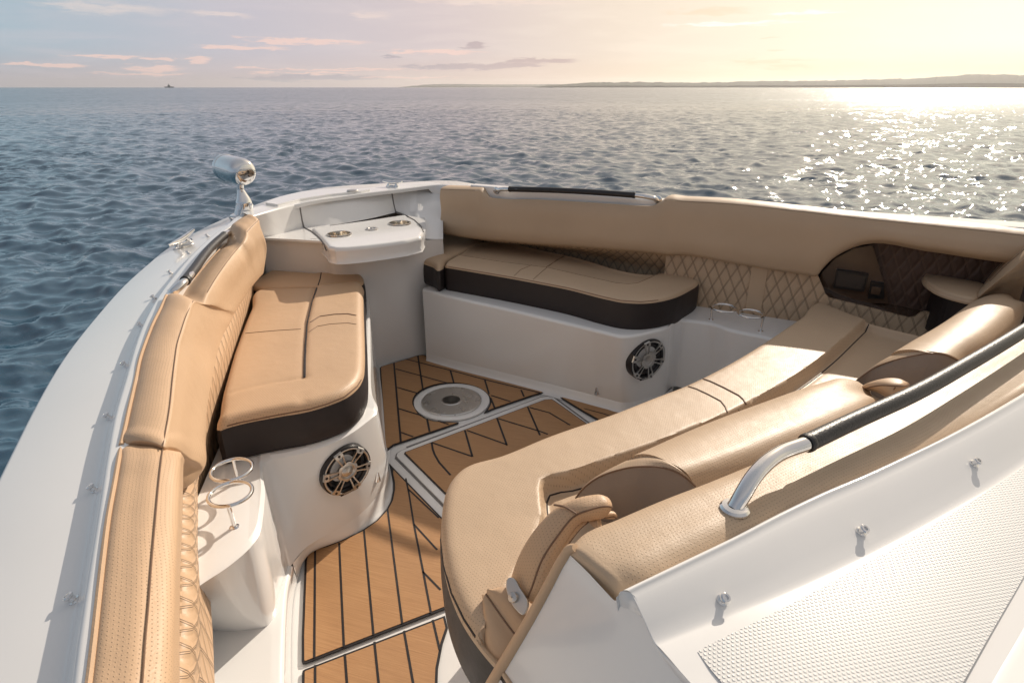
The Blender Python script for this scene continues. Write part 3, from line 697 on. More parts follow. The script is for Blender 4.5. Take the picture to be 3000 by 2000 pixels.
# drinks tray (folds out of the locker)
tray = empty('drinks_tray', P('c5', 1800, 720, .6)); tray.parent = boat; tray.location = P('c5', 1800, 720, .6)-wloc(boat)
tp = V2([P('c5',x,y,.682) for x, y in ((1336,704),(1750,648),(2060,600),(2110,640),(2185,700),(2200,735),(2180,770),(2060,800),(1900,823),(1750,842),(1600,856),(1520,858),(1466,846),(1440,812))])
cushion('tray_top', tp, .615, .686, [M_gel], tray, r=.016, crown=0, smooth=False, bulge=-.003, step=.06, sharp=40, holes=[(q.x, q.y, r) for q, r in ((P('c5',1552,747,.688),.049),(P('c5',2016,664,.688),.049))])
def holder(c, x, y, z, r, parent):
    q = P(c, x, y, z); M = Matrix.Translation(q)
    return lathe('cup_holder', [(r*1.12,-.001),(r*1.12,.002),(r*1.04,.004),(r*.97,.003),(r*.95,-.004),(r*.93,-.05),(0.001,-.055)], M, M_chr, parent, n=36)
def disc(name, c, x, y, z, r, parent, m=None):
    return lathe(name, [(r,-.001),(r,.002),(r*.9,.0035),(r*.55,.0035),(r*.5,.0015),(r*.2,.0015),(r*.15,.004),(.001,.004)], Matrix.Translation(P(c, x, y, z)), m or M_silver, parent, n=28)
TZ = .688
# recessed wells are cut as dark cylinders standing just proud of the tray's skin
M_cup = steel('cup_steel', (.62,.57,.50), .22)
def well(c, x, y, z, r, parent):
    q = P(c, x, y, z); M = Matrix.Translation(q)
    lathe('cup_holder', [(r*1.14,0),(r*1.13,.003),(r*1.06,.0045),(r*1.0,.004),(r*.985,.001),(r*.97,-.064),(r*.9,-.068),(.001,-.068)], M, M_cup, parent, n=48)
for (x, y) in ((1552,747),(2016,664)): well('c5', x, y, TZ, .0485, tray)
disc('socket', 'c5', 1802, 707, TZ, .029, tray)
gapm = plastic('panel_gap', (.10,.095,.09), .6)
GAPS = True
# starboard liner
st_ = [(215,904),(380,950),(800,1044),(1300,1162),(1530,1217),(1640,1242),(1700,1241),(1850,1212),(1975,1178),(2055,1126),(2075,1122),(2100,1126),(2328,1162)]
stop = PL('c6', st_, .385)+PL('c7', [(300,952),(595,1018)], .385)+[P('v', 1900, 990, .385)]
und = [0,.02,.045,.075,.085,.09,.09,.085,.07,.055,.05,.05,.05,.05,.05,.05]; sb = [Vector((p.x, p.y, .045))+SN*u for p, u in zip(stop, und)]
stin = [p+Vector((.004,.012,.004)) for p in stop]
loft('starboard_seat_base', [[p+SN*.42+Vector((0,0,.0)) for p in stin], stin, [p+Vector((0,0,-.004)) for p in stop], sb], M_gel, boat, byidx=True, k=6, bevel=.012, sharp=70)
sc1 = [Vector((p.x, p.y, 0))-SN*(.012+.022*min(1, i/3)) for i, p in enumerate(sb[:10])]
loft('floor_cove', [sb[:10], [a.lerp(b, .45)+Vector((0,0,-.016)) for a, b in zip(sb[:10], sc1)], [p+Vector((0,0,-.001)) for p in sc1]], M_gel, boat, byidx=True, k=5, nv=5, smooth_v=True, sharp=0)
# ================================================================= upholstery
def pl2(c, pts, z): return V2([P(c, x, y, z) for x, y in pts])
def arr(pts): return np.array([(p.x, p.y) for p in pts])
def halfplane(line, pts):
    """signed distance to an open polyline: positive on its left"""
    L = arr(line); d = d2poly(pts, L, closed=False); best = np.full(len(pts), 1e9); sg = np.ones(len(pts))
    for a, b in zip(L[:-1], L[1:]):
        ab = b-a; t = np.clip(((pts-a)@ab)/(ab@ab), 0, 1); q = pts-(a+t[:, None]*ab); dd = np.hypot(q[:, 0], q[:, 1])
        cr = ab[0]*(pts[:, 1]-a[1])-ab[1]*(pts[:, 0]-a[0]); m = dd < best-1e-9; best[m] = dd[m]; sg[m] = np.sign(cr[m])
    return sg*d
def around(line, offs=(-.03,-.018,-.009,-.003,.003,.009,.018,.03), step=.012):
    c = curve(line, max(6, int(sum((b-a).length for a, b in zip(line, line[1:]))/step))); out = []
    for o in offs: out += [(p.x, p.y) for p in offset(c, o)]
    return np.array(out)
def sstep(x, a, b): t = np.clip((x-a)/(b-a), 0, 1); return t*t*(3-2*t)
def seam_on(name, obj, c, pts, parent, rad=.0011, lift=.0005, m=None, double=0):
    b = bvh(obj); q = []
    for i in range(len(pts)-1):
        for k in range(8):
            x = pts[i][0]+(pts[i+1][0]-pts[i][0])*k/8; y = pts[i][1]+(pts[i+1][1]-pts[i][1])*k/8
            h = hit(b, c, x, y)
            if h: q.append(h[0]+h[1]*lift)
    if len(q) < 3: print('SEAM MISS', name, pts[0]); return
    return tube(name, q, rad, m or M_seam, parent, n=6, k=1, smooth=False)
# ---- port seat
ZC = .51
po = pl2('c2', [(1366,741),(1600,730),(1835,725),(2040,703),(2205,686),(2232,700),(2242,780),(2245,900),(2254,1200)], .505)+pl2('c3', [(1374,215),(1364,300),(1320,385),(1210,475),(1060,537),(900,585),(600,638),(300,698),(190,728),(128,752),(131,640),(150,500),(200,310),(275,40)], .50)+pl2('c2', [(1100,1350),(1190,1105),(1280,885)], ZC)
gl = pl2('c2', [(1845,690),(1800,850),(1758,1030),(1745,1200),(1738,1350),(1735,1540)], ZC); gl2 = pl2('c3', [(860,335),(600,388),(400,425),(180,478),(120,490)], ZC)
def zport(v):
    d1 = halfplane(gl+gl2[1:], v)   # left of the line = band side when running aft
    tt = np.clip((v[:, 1]-1.55)/.55, 0, 1)
    inner = sstep(d1, -.012, .004)
    grv = np.exp(-(halfplane(gl, v)/.008)**2)*np.where(v[:, 1] > gl2[0].y-.02, 1, 0)
    return .010*inner*(.35+.65*tt)-.012*grv*(.25+.75*tt)-.004*np.exp(-(halfplane(gl2, v)/.012)**2)
pseat = empty('seat_cushion', Vector((-.55, 1.95, .39)), 'long sunlit tan seat cushion with dark sides on the port bench, above the sunlit loudspeaker', 'seat cushion', 'bench seat cushions')
o = cushion('cushion_body', po, .392, ZC+.006, [M_perf, M_dark, M_tan], pseat, r=.022, crown=.006, step=.022, zfun=zport, extra=np.vstack([around(gl), around(gl2)]), smooth=True)
seam_on('seam', o, 'c2', [(1195,1108),(1480,1082),(1740,1066)], pseat); seam_on('seam', o, 'c2', [(1790,1010),(1870,960),(2000,942),(2110,938),(2195,955)], pseat, .0022)
seam_on('seam', o, 'c2', [(1775,1095),(1850,1045),(1960,1025),(2110,1016),(2195,1030)], pseat)
seam_on('piping', o, 'c3', [(190,726),(300,697),(600,637),(900,582),(1050,537),(1200,476),(1310,386),(1352,320)], pseat, .0022, -.0005)
seam_on('band_gap', o, 'c2', [(1843,715),(1800,850),(1760,1030),(1747,1200),(1740,1350),(1738,1505)], pseat, .0052, -.0018, M_dark)
pcor = cushion('corner_cushion', pl2('c2', [(1400,590),(1440,568),(1650,574),(1878,582),(1960,560),(2060,552),(2165,566),(2225,598),(2247,636),(2225,668),(2040,682),(1832,702),(1600,708),(1370,720),(1285,702)], ZC), .392, ZC+.002, [M_tan, M_dark], None, r=.018, crown=.010)
seam_on('seam', pcor, 'c2', [(1882,584),(1872,640),(1852,699)], pcor, .0026, -.0004, M_dark)
tag(pcor, 'small tan corner cushion at the forward end of the port bench', 'seat cushion', 'bench seat cushions')
# ---- starboard seat
s_out = pl2('c6', [(662,556),(1250,655),(1900,792),(1960,787),(2080,797),(2165,828),(2190,842),(2199,846),(2196,853),(2135,897),(2019,951),(1925,975),(1783,989),(1640,980),(1546,961),(1262,890),(1006,840),(864,814),(599,769),(425,740),(382,733),(388,712),(456,668)], ZC)
sl = pl2('c6', [(480,655),(800,705),(1110,743),(1350,798),(1600,853),(1690,862),(1760,855),(1830,825),(1905,792),(1960,770)], ZC)
def zst(v):
    d1 = halfplane(sl, v); return -.013*sstep(d1, -.002, .010)-.005*np.exp(-(d1/.008)**2)
sseat = empty('seat_cushion', Vector((.1, 2.6, .39)), 'long shaded brown seat cushion with dark sides on the starboard bench', 'seat cushion', 'bench seat cushions')
o2 = cushion('cushion_body', s_out, .380, ZC+.006, [M_tanL, M_dark], sseat, r=.015, crown=.005, step=.026, zfun=zst, extra=around(sl), smooth=True)
seam_on('seam', o2, 'c6', [(872,805),(920,760),(1010,722)], sseat); seam_on('seam', o2, 'c6', [(1010,830),(1060,785),(1112,742),(1180,690),(1245,660)], sseat)
seam_on('seam', o2, 'c6', [(1100,742),(1170,700),(1235,658)], sseat)
seam_on('seam', o2, 'c6', [(480,655),(800,705),(1110,743),(1350,798),(1600,853),(1690,862),(1760,855),(1830,825),(1890,798)], sseat, .0014, .0002)
seam_on('piping', o2, 'c6', [(385,735),(600,770),(864,815),(1006,841),(1262,891),(1546,962),(1640,981),(1783,990),(1925,976)], sseat, .0018, -.0005)
scor = cushion('corner_cushion', pl2('c6', [(365,510),(646,540),(632,560),(462,650),(388,690),(352,738),(333,746),(290,722),(212,690),(205,665),(240,625),(290,603)], ZC), .392, ZC+.004, [M_tanL, M_dark], None, r=.020, crown=.012)
tag(scor, 'small brown corner cushion at the forward end of the starboard bench', 'seat cushion', 'bench seat cushions')
# ---- chaise across the cockpit
ch_f = [('c7',935,768),('c7',820,860),('c7',700,942),('c7',580,1022),('c7',360,1157),('c7',120,1283),('c7',0,1338),('v',1500,911),('v',1400,950),('v',1250,1002),('v',1150,1043)]
ch_l = [(232,150),(168,208),(120,300),(97,430),(93,600),(115,800),(165,980),(245,1150),(330,1275),(420,1385),(500,1470),(560,1560)]
ch = V2([P(c, x, y, .50) for c, x, y in ch_f])+V2([P('c9', x, y, .50) for x, y in ch_l])+V2([P('c9',750,1500,.50), P('c9',1100,1000,.50), P('v',1900,1040,.50), P('v',2250,850,.50), P('v',2230,790,.50), P('c7',1680,985,.50), P('c7',1265,882,.50)])
cl = V2([P('c7',1255,885,.5),P('c7',1150,985,.5),P('c7',1000,1120,.5),P('c7',700,1330,.5),P('c7',440,1475,.5),P('c7',310,1540,.5),P('v',1500,1023,.5),P('v',1400,1057,.5),P('v',1300,1090,.5),P('c9',790,225,.5),P('c9',750,255,.5),P('c9',740,310,.5),P('c9',748,400,.5),P('c9',760,470,.5),P('c9',700,650,.5),P('c9',560,900,.5),P('c9',430,1130,.5)])
def zch(v):
    d1 = halfplane(cl, v); return -.042*sstep(d1, -.003, .015)-.004*np.exp(-((d1-.024)/.006)**2)
cha = empty('chaise_cushion', Vector((.5, 1.4, .39)), 'broad pale tan chaise seat cushion with a raised front band, before the white console', 'seat cushion')
o3 = cushion('cushion_body', ch, .36, .505, [M_perfL, M_dark, M_tanL], cha, r=.024, crown=.004, step=.03, zfun=zch, extra=around(cl, offs=(-.03,-.018,-.010,-.004,0,.004,.008,.012,.016,.020,.026,.034)), smooth=True, ostep=.012)
seam_on('seam', o3, 'c10', [(750,345),(810,365),(880,398),(950,435),(972,455),(985,482)], cha, .0026); seam_on('seam', o3, 'c10', [(675,382),(740,402),(800,430),(860,462),(882,490),(893,522)], cha, .0022)
seam_on('piping', o3, 'c9', [(150,225),(112,310),(92,430),(90,600),(112,800),(163,980),(245,1150),(330,1280)], cha, .0022, -.0003, M_dark)
seam_on('seam', o3, 'c10', [(945,505),(975,520),(1005,535)], cha)
def insert_mat(o, lines, thr):
    me = o.data; l = wloc(o); n = len(me.polygons); c = np.zeros(n*3); me.polygons.foreach_get('center', c); c = c.reshape(-1, 3)[:, :2]+np.array((l.x, l.y)); mi = np.zeros(n, dtype=np.int32); me.polygons.foreach_get('material_index', mi)
    ok = (mi == 0)
    for ln in lines: ok &= halfplane(ln, c) > thr if thr > 0 else halfplane(ln, c) < thr
    mi[ok] = 2; me.polygons.foreach_set('material_index', mi)
def seam_down(name, o, pts, parent, rad, m, lift=0):
    b = bvh(o); q = []
    for p in resample(crm(pts, 6), 70):
        h = b.ray_cast(Vector((p.x, p.y, 1.0)), Vector((0, 0, -1)))
        if h[0] is not None and h[0].z > .43: q.append(h[0]+Vector((0, 0, lift)))
    if len(q) > 4: tube(name, q, rad, m, parent, n=6, k=1, smooth=False)
seam_down('insert_seam', o3, offset(cl[:-1], .0165), cha, .0022, M_dark, -.0006)
insert_mat(o3, [cl], .012); insert_mat(o, [gl+gl2[1:]], -.004)
# ---- chaise plinth
plinth = [p+Vector((.035,-.02,0)) for p in V2([P(c, x, y, .50) for c, x, y in ch_f[5:]])]+[p+Vector((.06,.0,0)) for p in V2([P('c9', x, y, .50) for x, y in ch_l[1:-1]])]+V2([P('c9',900,1500,.50),P('v',2000,1010,.5),P('v',2000,860,.5)])
plate('chaise_plinth', plinth, 0, .365, M_gel, boat, smooth=True, bevel=.01)
# ---- port coaming bolsters
def rails(lst, zs=None): return [[P(*p) for p in r] for r in lst]
# forward bolster, aft (full height) part then the cut-back part beside the rail
pip = [('c1',712,180,.748),('c1',735,80,.749),('c1',752,0,.750),('c2',292,1500,.752),('c2',322,1350,.755),('c2',382,1170,.758),('c2',442,1020,.762),('c2',502,900,.766),('c2',552,785,.770)]
crown = [('c1',955,190,.752),('c1',972,100,.753),('c1',990,0,.754),('c2',606,1500,.756),('c2',626,1330,.758),('c2',646,1200,.760),('c2',682,1080,.763),('c2',722,960,.766),('c2',782,830,.770)]
botm = [('c1',1195,322,.60),('c1',1205,150,.60),('c1',1210,0,.60),('c2',962,1400,.60),('c2',980,1300,.60),('c2',1002,1220,.60),('c2',1052,1090,.60),('c2',1090,1020,.60),('c2',1122,960,.60)]
def inw(pts, d, dz): return [p+Vector((0,0,dz)) for p in offset(pts, -d)]
bol = empty('coaming_bolster', Vector((-.75, 1.6, .6)), 'long curved tan bolster on the port side, beside the curved grab rail', 'bolster', 'coaming bolsters')
pip2 = [('c2',620,800,.700),('c2',715,715,.715),('c2',800,630,.725),('c2',900,510,.732),('c2',1000,400,.738),('c2',1070,338,.740)]
crn2 = [('c2',848,856,.744),('c2',905,755,.750),('c2',960,662,.755),('c2',1040,542,.760),('c2',1130,422,.764),('c2',1200,342,.768)]
bot2 = [('c2',1138,932,.60),('c2',1160,895,.60),('c2',1200,830,.60),('c2',1250,755,.60),('c2',1290,700,.60),('c2',1318,664,.60)]
pip3 = [('c2',1076,300,.752),('c2',1090,250,.774),('c2',1108,184,.793),('c2',1150,145,.797),('c2',1200,113,.80),('c2',1262,92,.80)]
crn3 = [('c2',1212,330,.771),('c2',1243,272,.784),('c2',1246,236,.793),('c2',1282,196,.796),('c2',1318,160,.798),('c2',1352,128,.80)]
bot3 = [('c2',1335,645,.60),('c2',1350,628,.60),('c2',1362,612,.60),('c2',1373,600,.60),('c2',1384,588,.60),('c2',1394,575,.60)]
mid3 = [('c2',1290,470,.69),('c2',1320,420,.695),('c2',1345,390,.70),('c2',1370,365,.70),('c2',1392,350,.70),('c2',1416,340,.70)]
A_, B_, D_ = rails([pip+pip2+pip3, crown+crn2+crn3, botm+bot2+bot3]); n1, n2 = len(pip), len(pip2)
inb = [Vector((d.x, d.y, 0)).normalized() for d in (q-p for p, q in zip(A_, D_))]
A1 = [p+Vector((0,0,-.06)) for p in A_]; A0 = [a.lerp(b, .10)+Vector((0,0,.005)) for a, b in zip(A_, B_)]; Am = [a.lerp(b, .46)+Vector((0,0,.011)) for a, b in zip(A_, B_)]
B0 = [a.lerp(b, .85)+Vector((0,0,.006)) for a, b in zip(A_, B_)]; B1 = [b.lerp(d, .07)+q*.007 for b, d, q in zip(B_, D_, inb)]
Dm = [b.lerp(d, .55)+q*.007 for b, d, q in zip(B_, D_, inb)]; mm = rails([mid3])[0]
for k_, f_ in enumerate((.25, .5, .8, 1, 1, 1)): Dm[n1+n2+k_] = Dm[n1+n2+k_].lerp(mm[k_], f_)
Dl = [b.lerp(d, .88)+q*.003 for b, d, q in zip(Dm, D_, inb)]; D1 = [p-q*.03+Vector((0,0,-.012)) for p, q in zip(D_, inb)]; D2 = [p-q*.09 for p, q in zip(D_, inb)]
loft('bolster_pad', roundends([A1, A_, A0, Am, B0, B_, B1, Dm, Dl, D_, D1, D2], .010, (True, True)), [M_perf, M_tan], bol, endcols=(22,22), byidx=True, k=7, nv=4, smooth_v=True, caps=True, sharp=50)
for a_, b_ in ((0, n1), (n1+1, n1+n2), (n1+n2+2, n1+n2+6)):
    tube('seam', [p+Vector((0,0,.0020)) for p in B_[a_:b_]], .0010, M_seam, bol, n=6, k=6)
tube('piping', [p+Vector((0,0,.002)) for p in A_[:n1]], .0042, M_tan, bol, n=8, k=6); tube('piping', [p+Vector((0,0,.002)) for p in A_[n1+1:n1+n2]], .0036, M_tan, bol, n=8, k=6)
# aft bolster
pip4 = [('c1',510,1700,.742),('c1',528,1568,.742),('c1',550,1380,.743),('c1',575,1150,.744),('c1',600,920,.745),('c1',640,600,.746),('c1',680,380,.747),('c1',700,262,.748),('c1',714,186,.742)]
crn4 = [('c1',822,1720,.742),('c1',837,1568,.744),('c1',852,1350,.745),('c1',872,1120,.746),('c1',888,900,.747),('c1',912,620,.748),('c1',932,400,.749),('c1',947,262,.750),('c1',957,190,.742)]
inn4 = [('c1',1024,1750,.655),('c1',1025,1568,.655),('c1',1024,1350,.655),('c1',1025,1120,.655),('c1',1030,900,.655),('c1',1042,600,.655),('c1',1047,420,.655),('c1',1050,315,.655),('c1',1054,262,.650)]
A_, B_, D_ = [rails([r])[0] for r in (pip4, crn4, inn4)]
A1 = [p+Vector((0,0,-.06)) for p in A_]; A0 = [a.lerp(b, .06)+Vector((0,0,.004)) for a, b in zip(A_, B_)]; Am = [a.lerp(b, .5)+Vector((0,0,.006)) for a, b in zip(A_, B_)]; B0 = [a.lerp(b, .85)+Vector((0,0,.004)) for a, b in zip(A_, B_)]; B1 = inw(B_, .014, -.008)
Dm = [a.lerp(b, .5)+Vector((.010,0,.006)) for a, b in zip(B1, D_)]; D2 = [p+Vector((-.04,.01,-.015)) for p in D_]
bol2 = empty('coaming_bolster', Vector((-.55, .6, .6)), 'flat perforated tan pad at the bottom left, beside the cup rings and quilted panel', 'bolster', 'coaming bolsters')
loft('bolster_pad', roundends([A1, A_, A0, Am, B0, B_, B1, Dm, D_, D2], .010, (False, True)), [M_perf, M_tan], bol2, endcols=(0,22), byidx=True, k=7, nv=4, smooth_v=True, caps=True, sharp=50)
tube('piping', [p+Vector((0,0,.002)) for p in A_], .0045, M_tan, bol2, n=8, k=6); tube('seam', [p+Vector((0,0,.002)) for p in B_], .0011, M_seam, bol2, n=6, k=6)
# quilted port side panel and the dark slot above it
q_b = PL('c1', [(1172,1750),(1170,1568),(1168,1200),(1164,1000),(1156,800),(1160,600),(1166,400)], .39)+[Vector((-.805,1.33,.39)),Vector((-.915,1.72,.39)),Vector((-1.02,2.08,.39)),Vector((-1.16,2.55,.39))]
q_t = PL('c1', [(1030,1750),(1030,1568),(1064,1240),(1066,1000),(1060,800),(1050,600),(1046,460)], .575)+[Vector((-.79,1.33,.60)),Vector((-.905,1.72,.61)),Vector((-1.012,2.08,.61)),Vector((-1.155,2.55,.61))]
q_m = [a.lerp(b, .5)+Vector((.016,-.004,0)) for a, b in zip(q_t, q_b)]; q_o = [p+Vector((-.035,.01,-.004)) for p in q_t]; q_l = [p+Vector((.004,0,-.12)) for p in q_b]
qp = loft('side_panel', [q_o, q_t, q_m, q_b, q_l], M_quiltP, None, byidx=True, k=6, nv=4, smooth_v=True, sharp=0)
tag(qp, 'sunlit tan quilted side panel below the port pads, beside the shelf with cup rings', 'quilted panel')
loft('side_pocket', [[p+Vector((-.07,.02,.05)) for p in q_t], [p+Vector((-.045,.01,-.03)) for p in q_t]], M_shadow, boat, byidx=True, k=3)  # near-black strip: shade inside the slot put into the colour
loft('hull_liner', [[p+Vector((-.08,.02,.10)) for p in q_t], [p+Vector((-.07,.02,0)) for p in q_b], [p+Vector((-.07,.02,-.42)) for p in q_b]], M_gel, boat, byidx=True, k=3)
# ---- starboard bolster (traced on the vertical side plane)
def SL(c, pts, off, dz=0): return [S(c, x, y, off)+Vector((0,0,dz)) for x, y in pts]
tops = [('c6',345,184),('c6',480,189),('c6',592,192),('c6',625,195),('c6',650,222),('c6',690,250),('c6',760,262),('c6',1000,268),('c6',1300,284),('c6',1600,303),('c6',1780,315),('c6',1870,312),('c6',1925,284),('c6',1955,264),('c7',0,72),('c7',300,88),('c7',600,117),('c7',800,140),('c7',870,147),('c7',905,151),('c7',930,154),('c7',960,158),('c7',1060,170),('c7',1240,190),('c7',1700,237),('c7',2180,286),('c7',2352,306),('c7',2700,345)]
bots = [('c6',352,492),('c6',480,515),('c6',592,530),('c6',625,533),('c6',650,536),('c6',690,540),('c6',760,546),('c6',1000,566),('c6',1300,586),('c6',1600,610),('c6',1780,625),('c6',1870,634),('c6',1925,642),('c6',1955,646),('c7',0,430),('c7',300,478),('c7',600,529),('c7',800,560),('c7',880,573),('c7',912,578),('c7',930,570),('c7',958,535),('c7',1040,452),('c7',1250,355),('c7',1700,402),('c7',2200,475),('c7',2352,492),('c7',2700,540)]
A_ = [S(c, x, y, 0) for c, x, y in tops]
D_ = ext([S(c, x, y, -.005) for c, x, y in bots], .7); A_ = ext(A_, .7)
# resample the bottom by the same index; top stations follow their own spacing
top_b = []
for i, p in enumerate(A_):
    dep = .105 if (i <= 3 or i >= 13) else (.06 if i in (4, 12) else .026)
    top_b.append(p+SN*dep+Vector((0,0,.004 if i <= 3 or i >= 13 else -.004)))
T0 = [p.lerp(q, .12)+Vector((0,0,.006)) for p, q in zip(A_, top_b)]; Tm = [p.lerp(q, .55)+Vector((0,0,.009)) for p, q in zip(A_, top_b)]
A1 = [p-SN*.006+Vector((0,0,-.014)) for p in A_]; Mf = [p.lerp(q, .5)-SN*.014*min(1, i/3) for i, (p, q) in enumerate(zip(A_, D_))]; Lo = [p.lerp(q, .90)-SN*.010 for p, q in zip(A_, D_)]
U1 = [p+SN*.020+Vector((0,0,-.012)) for p in D_]; U2 = [p+SN*.06+Vector((0,0,-.006)) for p in D_]; Bk = [p+Vector((0,0,-.05)) for p in top_b]
bol3 = empty('coaming_bolster', Vector((.7, 2.5, .6)), 'long shaded brown bolster on the starboard side, arching over the dark side pocket', 'bolster', 'coaming bolsters')
so_ = loft('bolster_pad', roundends([Bk, top_b, Tm, T0, A_, A1, Mf, Lo, D_, U1, U2], .010, (False, True)), M_tanL, bol3, byidx=True, k=6, nv=4, smooth_v=True, caps=True, sharp=50)
tube('seam', [p+Vector((0,0,.001))-SN*.0005 for p in A_[13:]], .0010, M_seam, bol3, n=6, k=6); tube('seam', [p+Vector((0,0,.001)) for p in A_[:3]], .0010, M_seam, bol3, n=6, k=6)
# ---- starboard quilted panel with the pocket opening
def splate(name, c_pts, off, mat, parent, thick=.012, cut=None, closed=True, bevel=0, sharp=40):
    """upright panel on the side plane from an outline of world points"""
    P3 = c_pts; o2 = V2([((p-S0).dot(SD), p.z) for p in P3]); oc = closedcurve(o2, .02, False); n = len(oc)
    lo, hi = oc.min(0), oc.max(0); gx, gy = np.meshgrid(np.arange(lo[0], hi[0], .03), np.arange(lo[1], hi[1], .03)); G = np.stack([gx.ravel(), gy.ravel()], 1); G = G[inside(G, oc)]; G = G[d2poly(G, oc) > .012]
    v, f, ov = tri_fill(oc, G); to3 = lambda a, o: S0+SD*a[0]+SN*o+Vector((0,0,a[1]))
    V = [to3(a, off) for a in v]; uv = [(a[0], a[1]) for a in v]; Fc = []
    for t in f:
        a, b, c = [V[i] for i in t]; t = tuple(t)
        if (b-a).cross(c-a).dot(SN) > 0: t = tuple(reversed(t))
        Fc.append(t)
    st = len(V)
    for q in oc: V.append(to3(q, off)); uv.append((q[0], q[1]))
    for q in oc: V.append(to3(q, off+thick)); uv.append((q[0], q[1]))
    for i in range(n): j = (i+1) % n; Fc.append((st+i, st+j, st+n+j, st+n+i))
    return mk(name, V, Fc, mat, parent, None, uv, sharp=sharp, bevel=bevel)
def SP(s, z): return S0+SD*s+Vector((0,0,z))
pocket_low = [S('c7', x, y, .03) for x, y in ((905,545),(935,590),(962,655),(985,712),(1010,735),(1060,748),(1300,806),(1500,858),(1560,872),(1600,866),(1640,838),(1670,830),(1720,836),(1840,880),(2100,960),(2352,1030))]
def spar(p): return (p-S0).dot(SD)
sj = spar(S('c6', 1960, 700, .03)); pan = [SP(sj,.36), SP(2.9,.33), SP(2.9, pocket_low[-1].z-.02)]+pocket_low[::-1]+[SP(spar(pocket_low[0]), .66), SP(sj,.66)]
sq = splate('side_panel', [p+SN*.03 if abs((p-S0).dot(SN)) < .01 else p for p in pan], .03, M_quilt, None)
splate('plain_band', [S('c7', x, y, .026) for x, y in ((478,515),(588,535),(532,862),(432,812))], .026, M_tanL, sq, .01)
qb = PL('c6', [(560,538),(655,553),(950,603),(1250,648),(1600,716),(1900,782),(2000,800)], .49); qt = [S('c6', x, y, .03) for x, y in ((560,500),(655,520),(950,548),(1250,570),(1600,596),(1900,624),(2000,636))]
sq2 = loft('quilted_part', [[p+Vector((0,0,-.08)) for p in qb], qb, [a.lerp(b,.5)-SN*.004 for a, b in zip(qb, qt)], qt, [p+SN*.01+Vector((0,0,.05)) for p in qt]], M_quilt, sq, byidx=True, k=6, nv=3, smooth_v=True, sharp=0)
tag(sq, 'shaded diamond quilted panel under the starboard bolster, behind the bench and below the pocket', 'quilted panel')
splate('hull_liner', [SP(.02,.2), SP(3.2,.2), SP(3.2,.70), SP(.02,.70)], .36, M_shadow, boat)  # liner coloured near black to carry the shade behind panel and pocket
pk = empty('side_pocket', SP(1.9,.45)); pk.parent = boat; pk.location = SP(1.9,.45)-wloc(boat)
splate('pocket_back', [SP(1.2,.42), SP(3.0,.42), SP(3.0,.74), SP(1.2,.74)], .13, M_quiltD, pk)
gp = [S('c7', x, y, .10) for x, y in ((930,640),(960,560),(1050,465),(1180,395),(1305,372),(1330,440),(1425,775),(1300,770),(1060,742),(975,715))]
splate('switch_panel', gp, .10, M_gloss, pk, bevel=.003)
splate('control_screen', [S('c7', x, y, .085) for x, y in ((1062,540),(1283,572),(1250,694),(1035,668))], .085, M_blk, pk, .014, bevel=.003)
splate('screen_glass', [S('c7', x, y, .083) for x, y in ((1075,556),(1262,585),(1235,678),(1052,654))], .083, M_glassd, pk, .003)
splate('socket_cover', [S('c7', x, y, .088) for x, y in ((1297,622),(1388,634),(1388,742),(1276,738))], .088, M_blk, pk, .012, bevel=.003)
splate('socket_lid', [S('c7', x, y, .082) for x, y in ((1305,655),(1370,665),(1358,715),(1293,708))], .082, M_gloss, pk, .007, bevel=.003)
fpk = [S('c7',960,700,.04), S('c7',1060,745,.04), S('c7',1560,868,.04), S('c7',2100,990,.04), S('c7',2352,1060,.04)]
loft('pocket_floor', [fpk, [p+SN*.10+Vector((0,0,.012)) for p in fpk]], M_gloss, pk, byidx=True, k=4)
# padded arm rest inside the pocket
ar = [(1665,575),(1675,565),(1760,578),(1900,602),(2060,632),(2040,700),(1985,742),(1900,724),(1790,690),(1715,650)]
ao = V2([P('c7', x, y, .625) for x, y in ar])
arm_in = empty('arm_rest', Vector((ao[0].x, ao[0].y, .45)), 'small half-round padded arm rest inside the dark starboard side pocket', 'arm rest', 'padded arm rests')
cushion('pad', ao, .603, .627, [M_tanL], arm_in, r=.010, crown=.006, step=.02, ostep=.008, smooth=True)
plate('support', [p.lerp(ao[4], .2) for p in ao], .44, .60, M_dark, arm_in, smooth=True)
# ================================================================= chaise back rests, arm rests, dash
def roll(name, fwd, crn, aft, mats, e, endround=.5, droop=.0):
    """back-rest roll: three traced rails (front, crown, rear) closed into a D section with flat ends"""
    A = [P(*p) for p in fwd]; B = [P(*p) for p in crn]; D = [P(*p) for p in aft]
    n = 44; A, B, D = curve(A, n), curve(B, n), curve(D, n)
    A2 = [p+Vector((0,0,-.07))-HEAD*.01 for p in A]; D2 = [p+Vector((0,0,-.07)) for p in D]
    AB = [a.lerp(b, .5)+HEAD*.010+Vector((0,0,.012)) for a, b in zip(A, B)]; BD = [a.lerp(b, .5)-HEAD*.010+Vector((0,0,.010)) for a, b in zip(B, D)]
    cols = [crm([r[j] for r in (A2, A, AB, B, BD, D, D2)], 4) for j in range(n)]
    rows = [[c[i] for c in cols] for i in range(len(cols[0]))]
    return grid(name, rows, mats, e, caps=True, sharp=45)
br = empty('back_rest', W(1760, 1420, .46), 'near back rest roll of the chaise with a dark rounded end, beside the grab rail', 'back rest', 'chaise back rests')
fw = [('v',1322,1142,.52),('v',1345,1112,.545),('v',1390,1082,.57),('v',1450,1050,.59),('v',1600,985,.60),('v',1760,925,.60),('v',1880,885,.60),('v',1935,873,.595),('v',1970,880,.585),('v',2000,900,.575)]
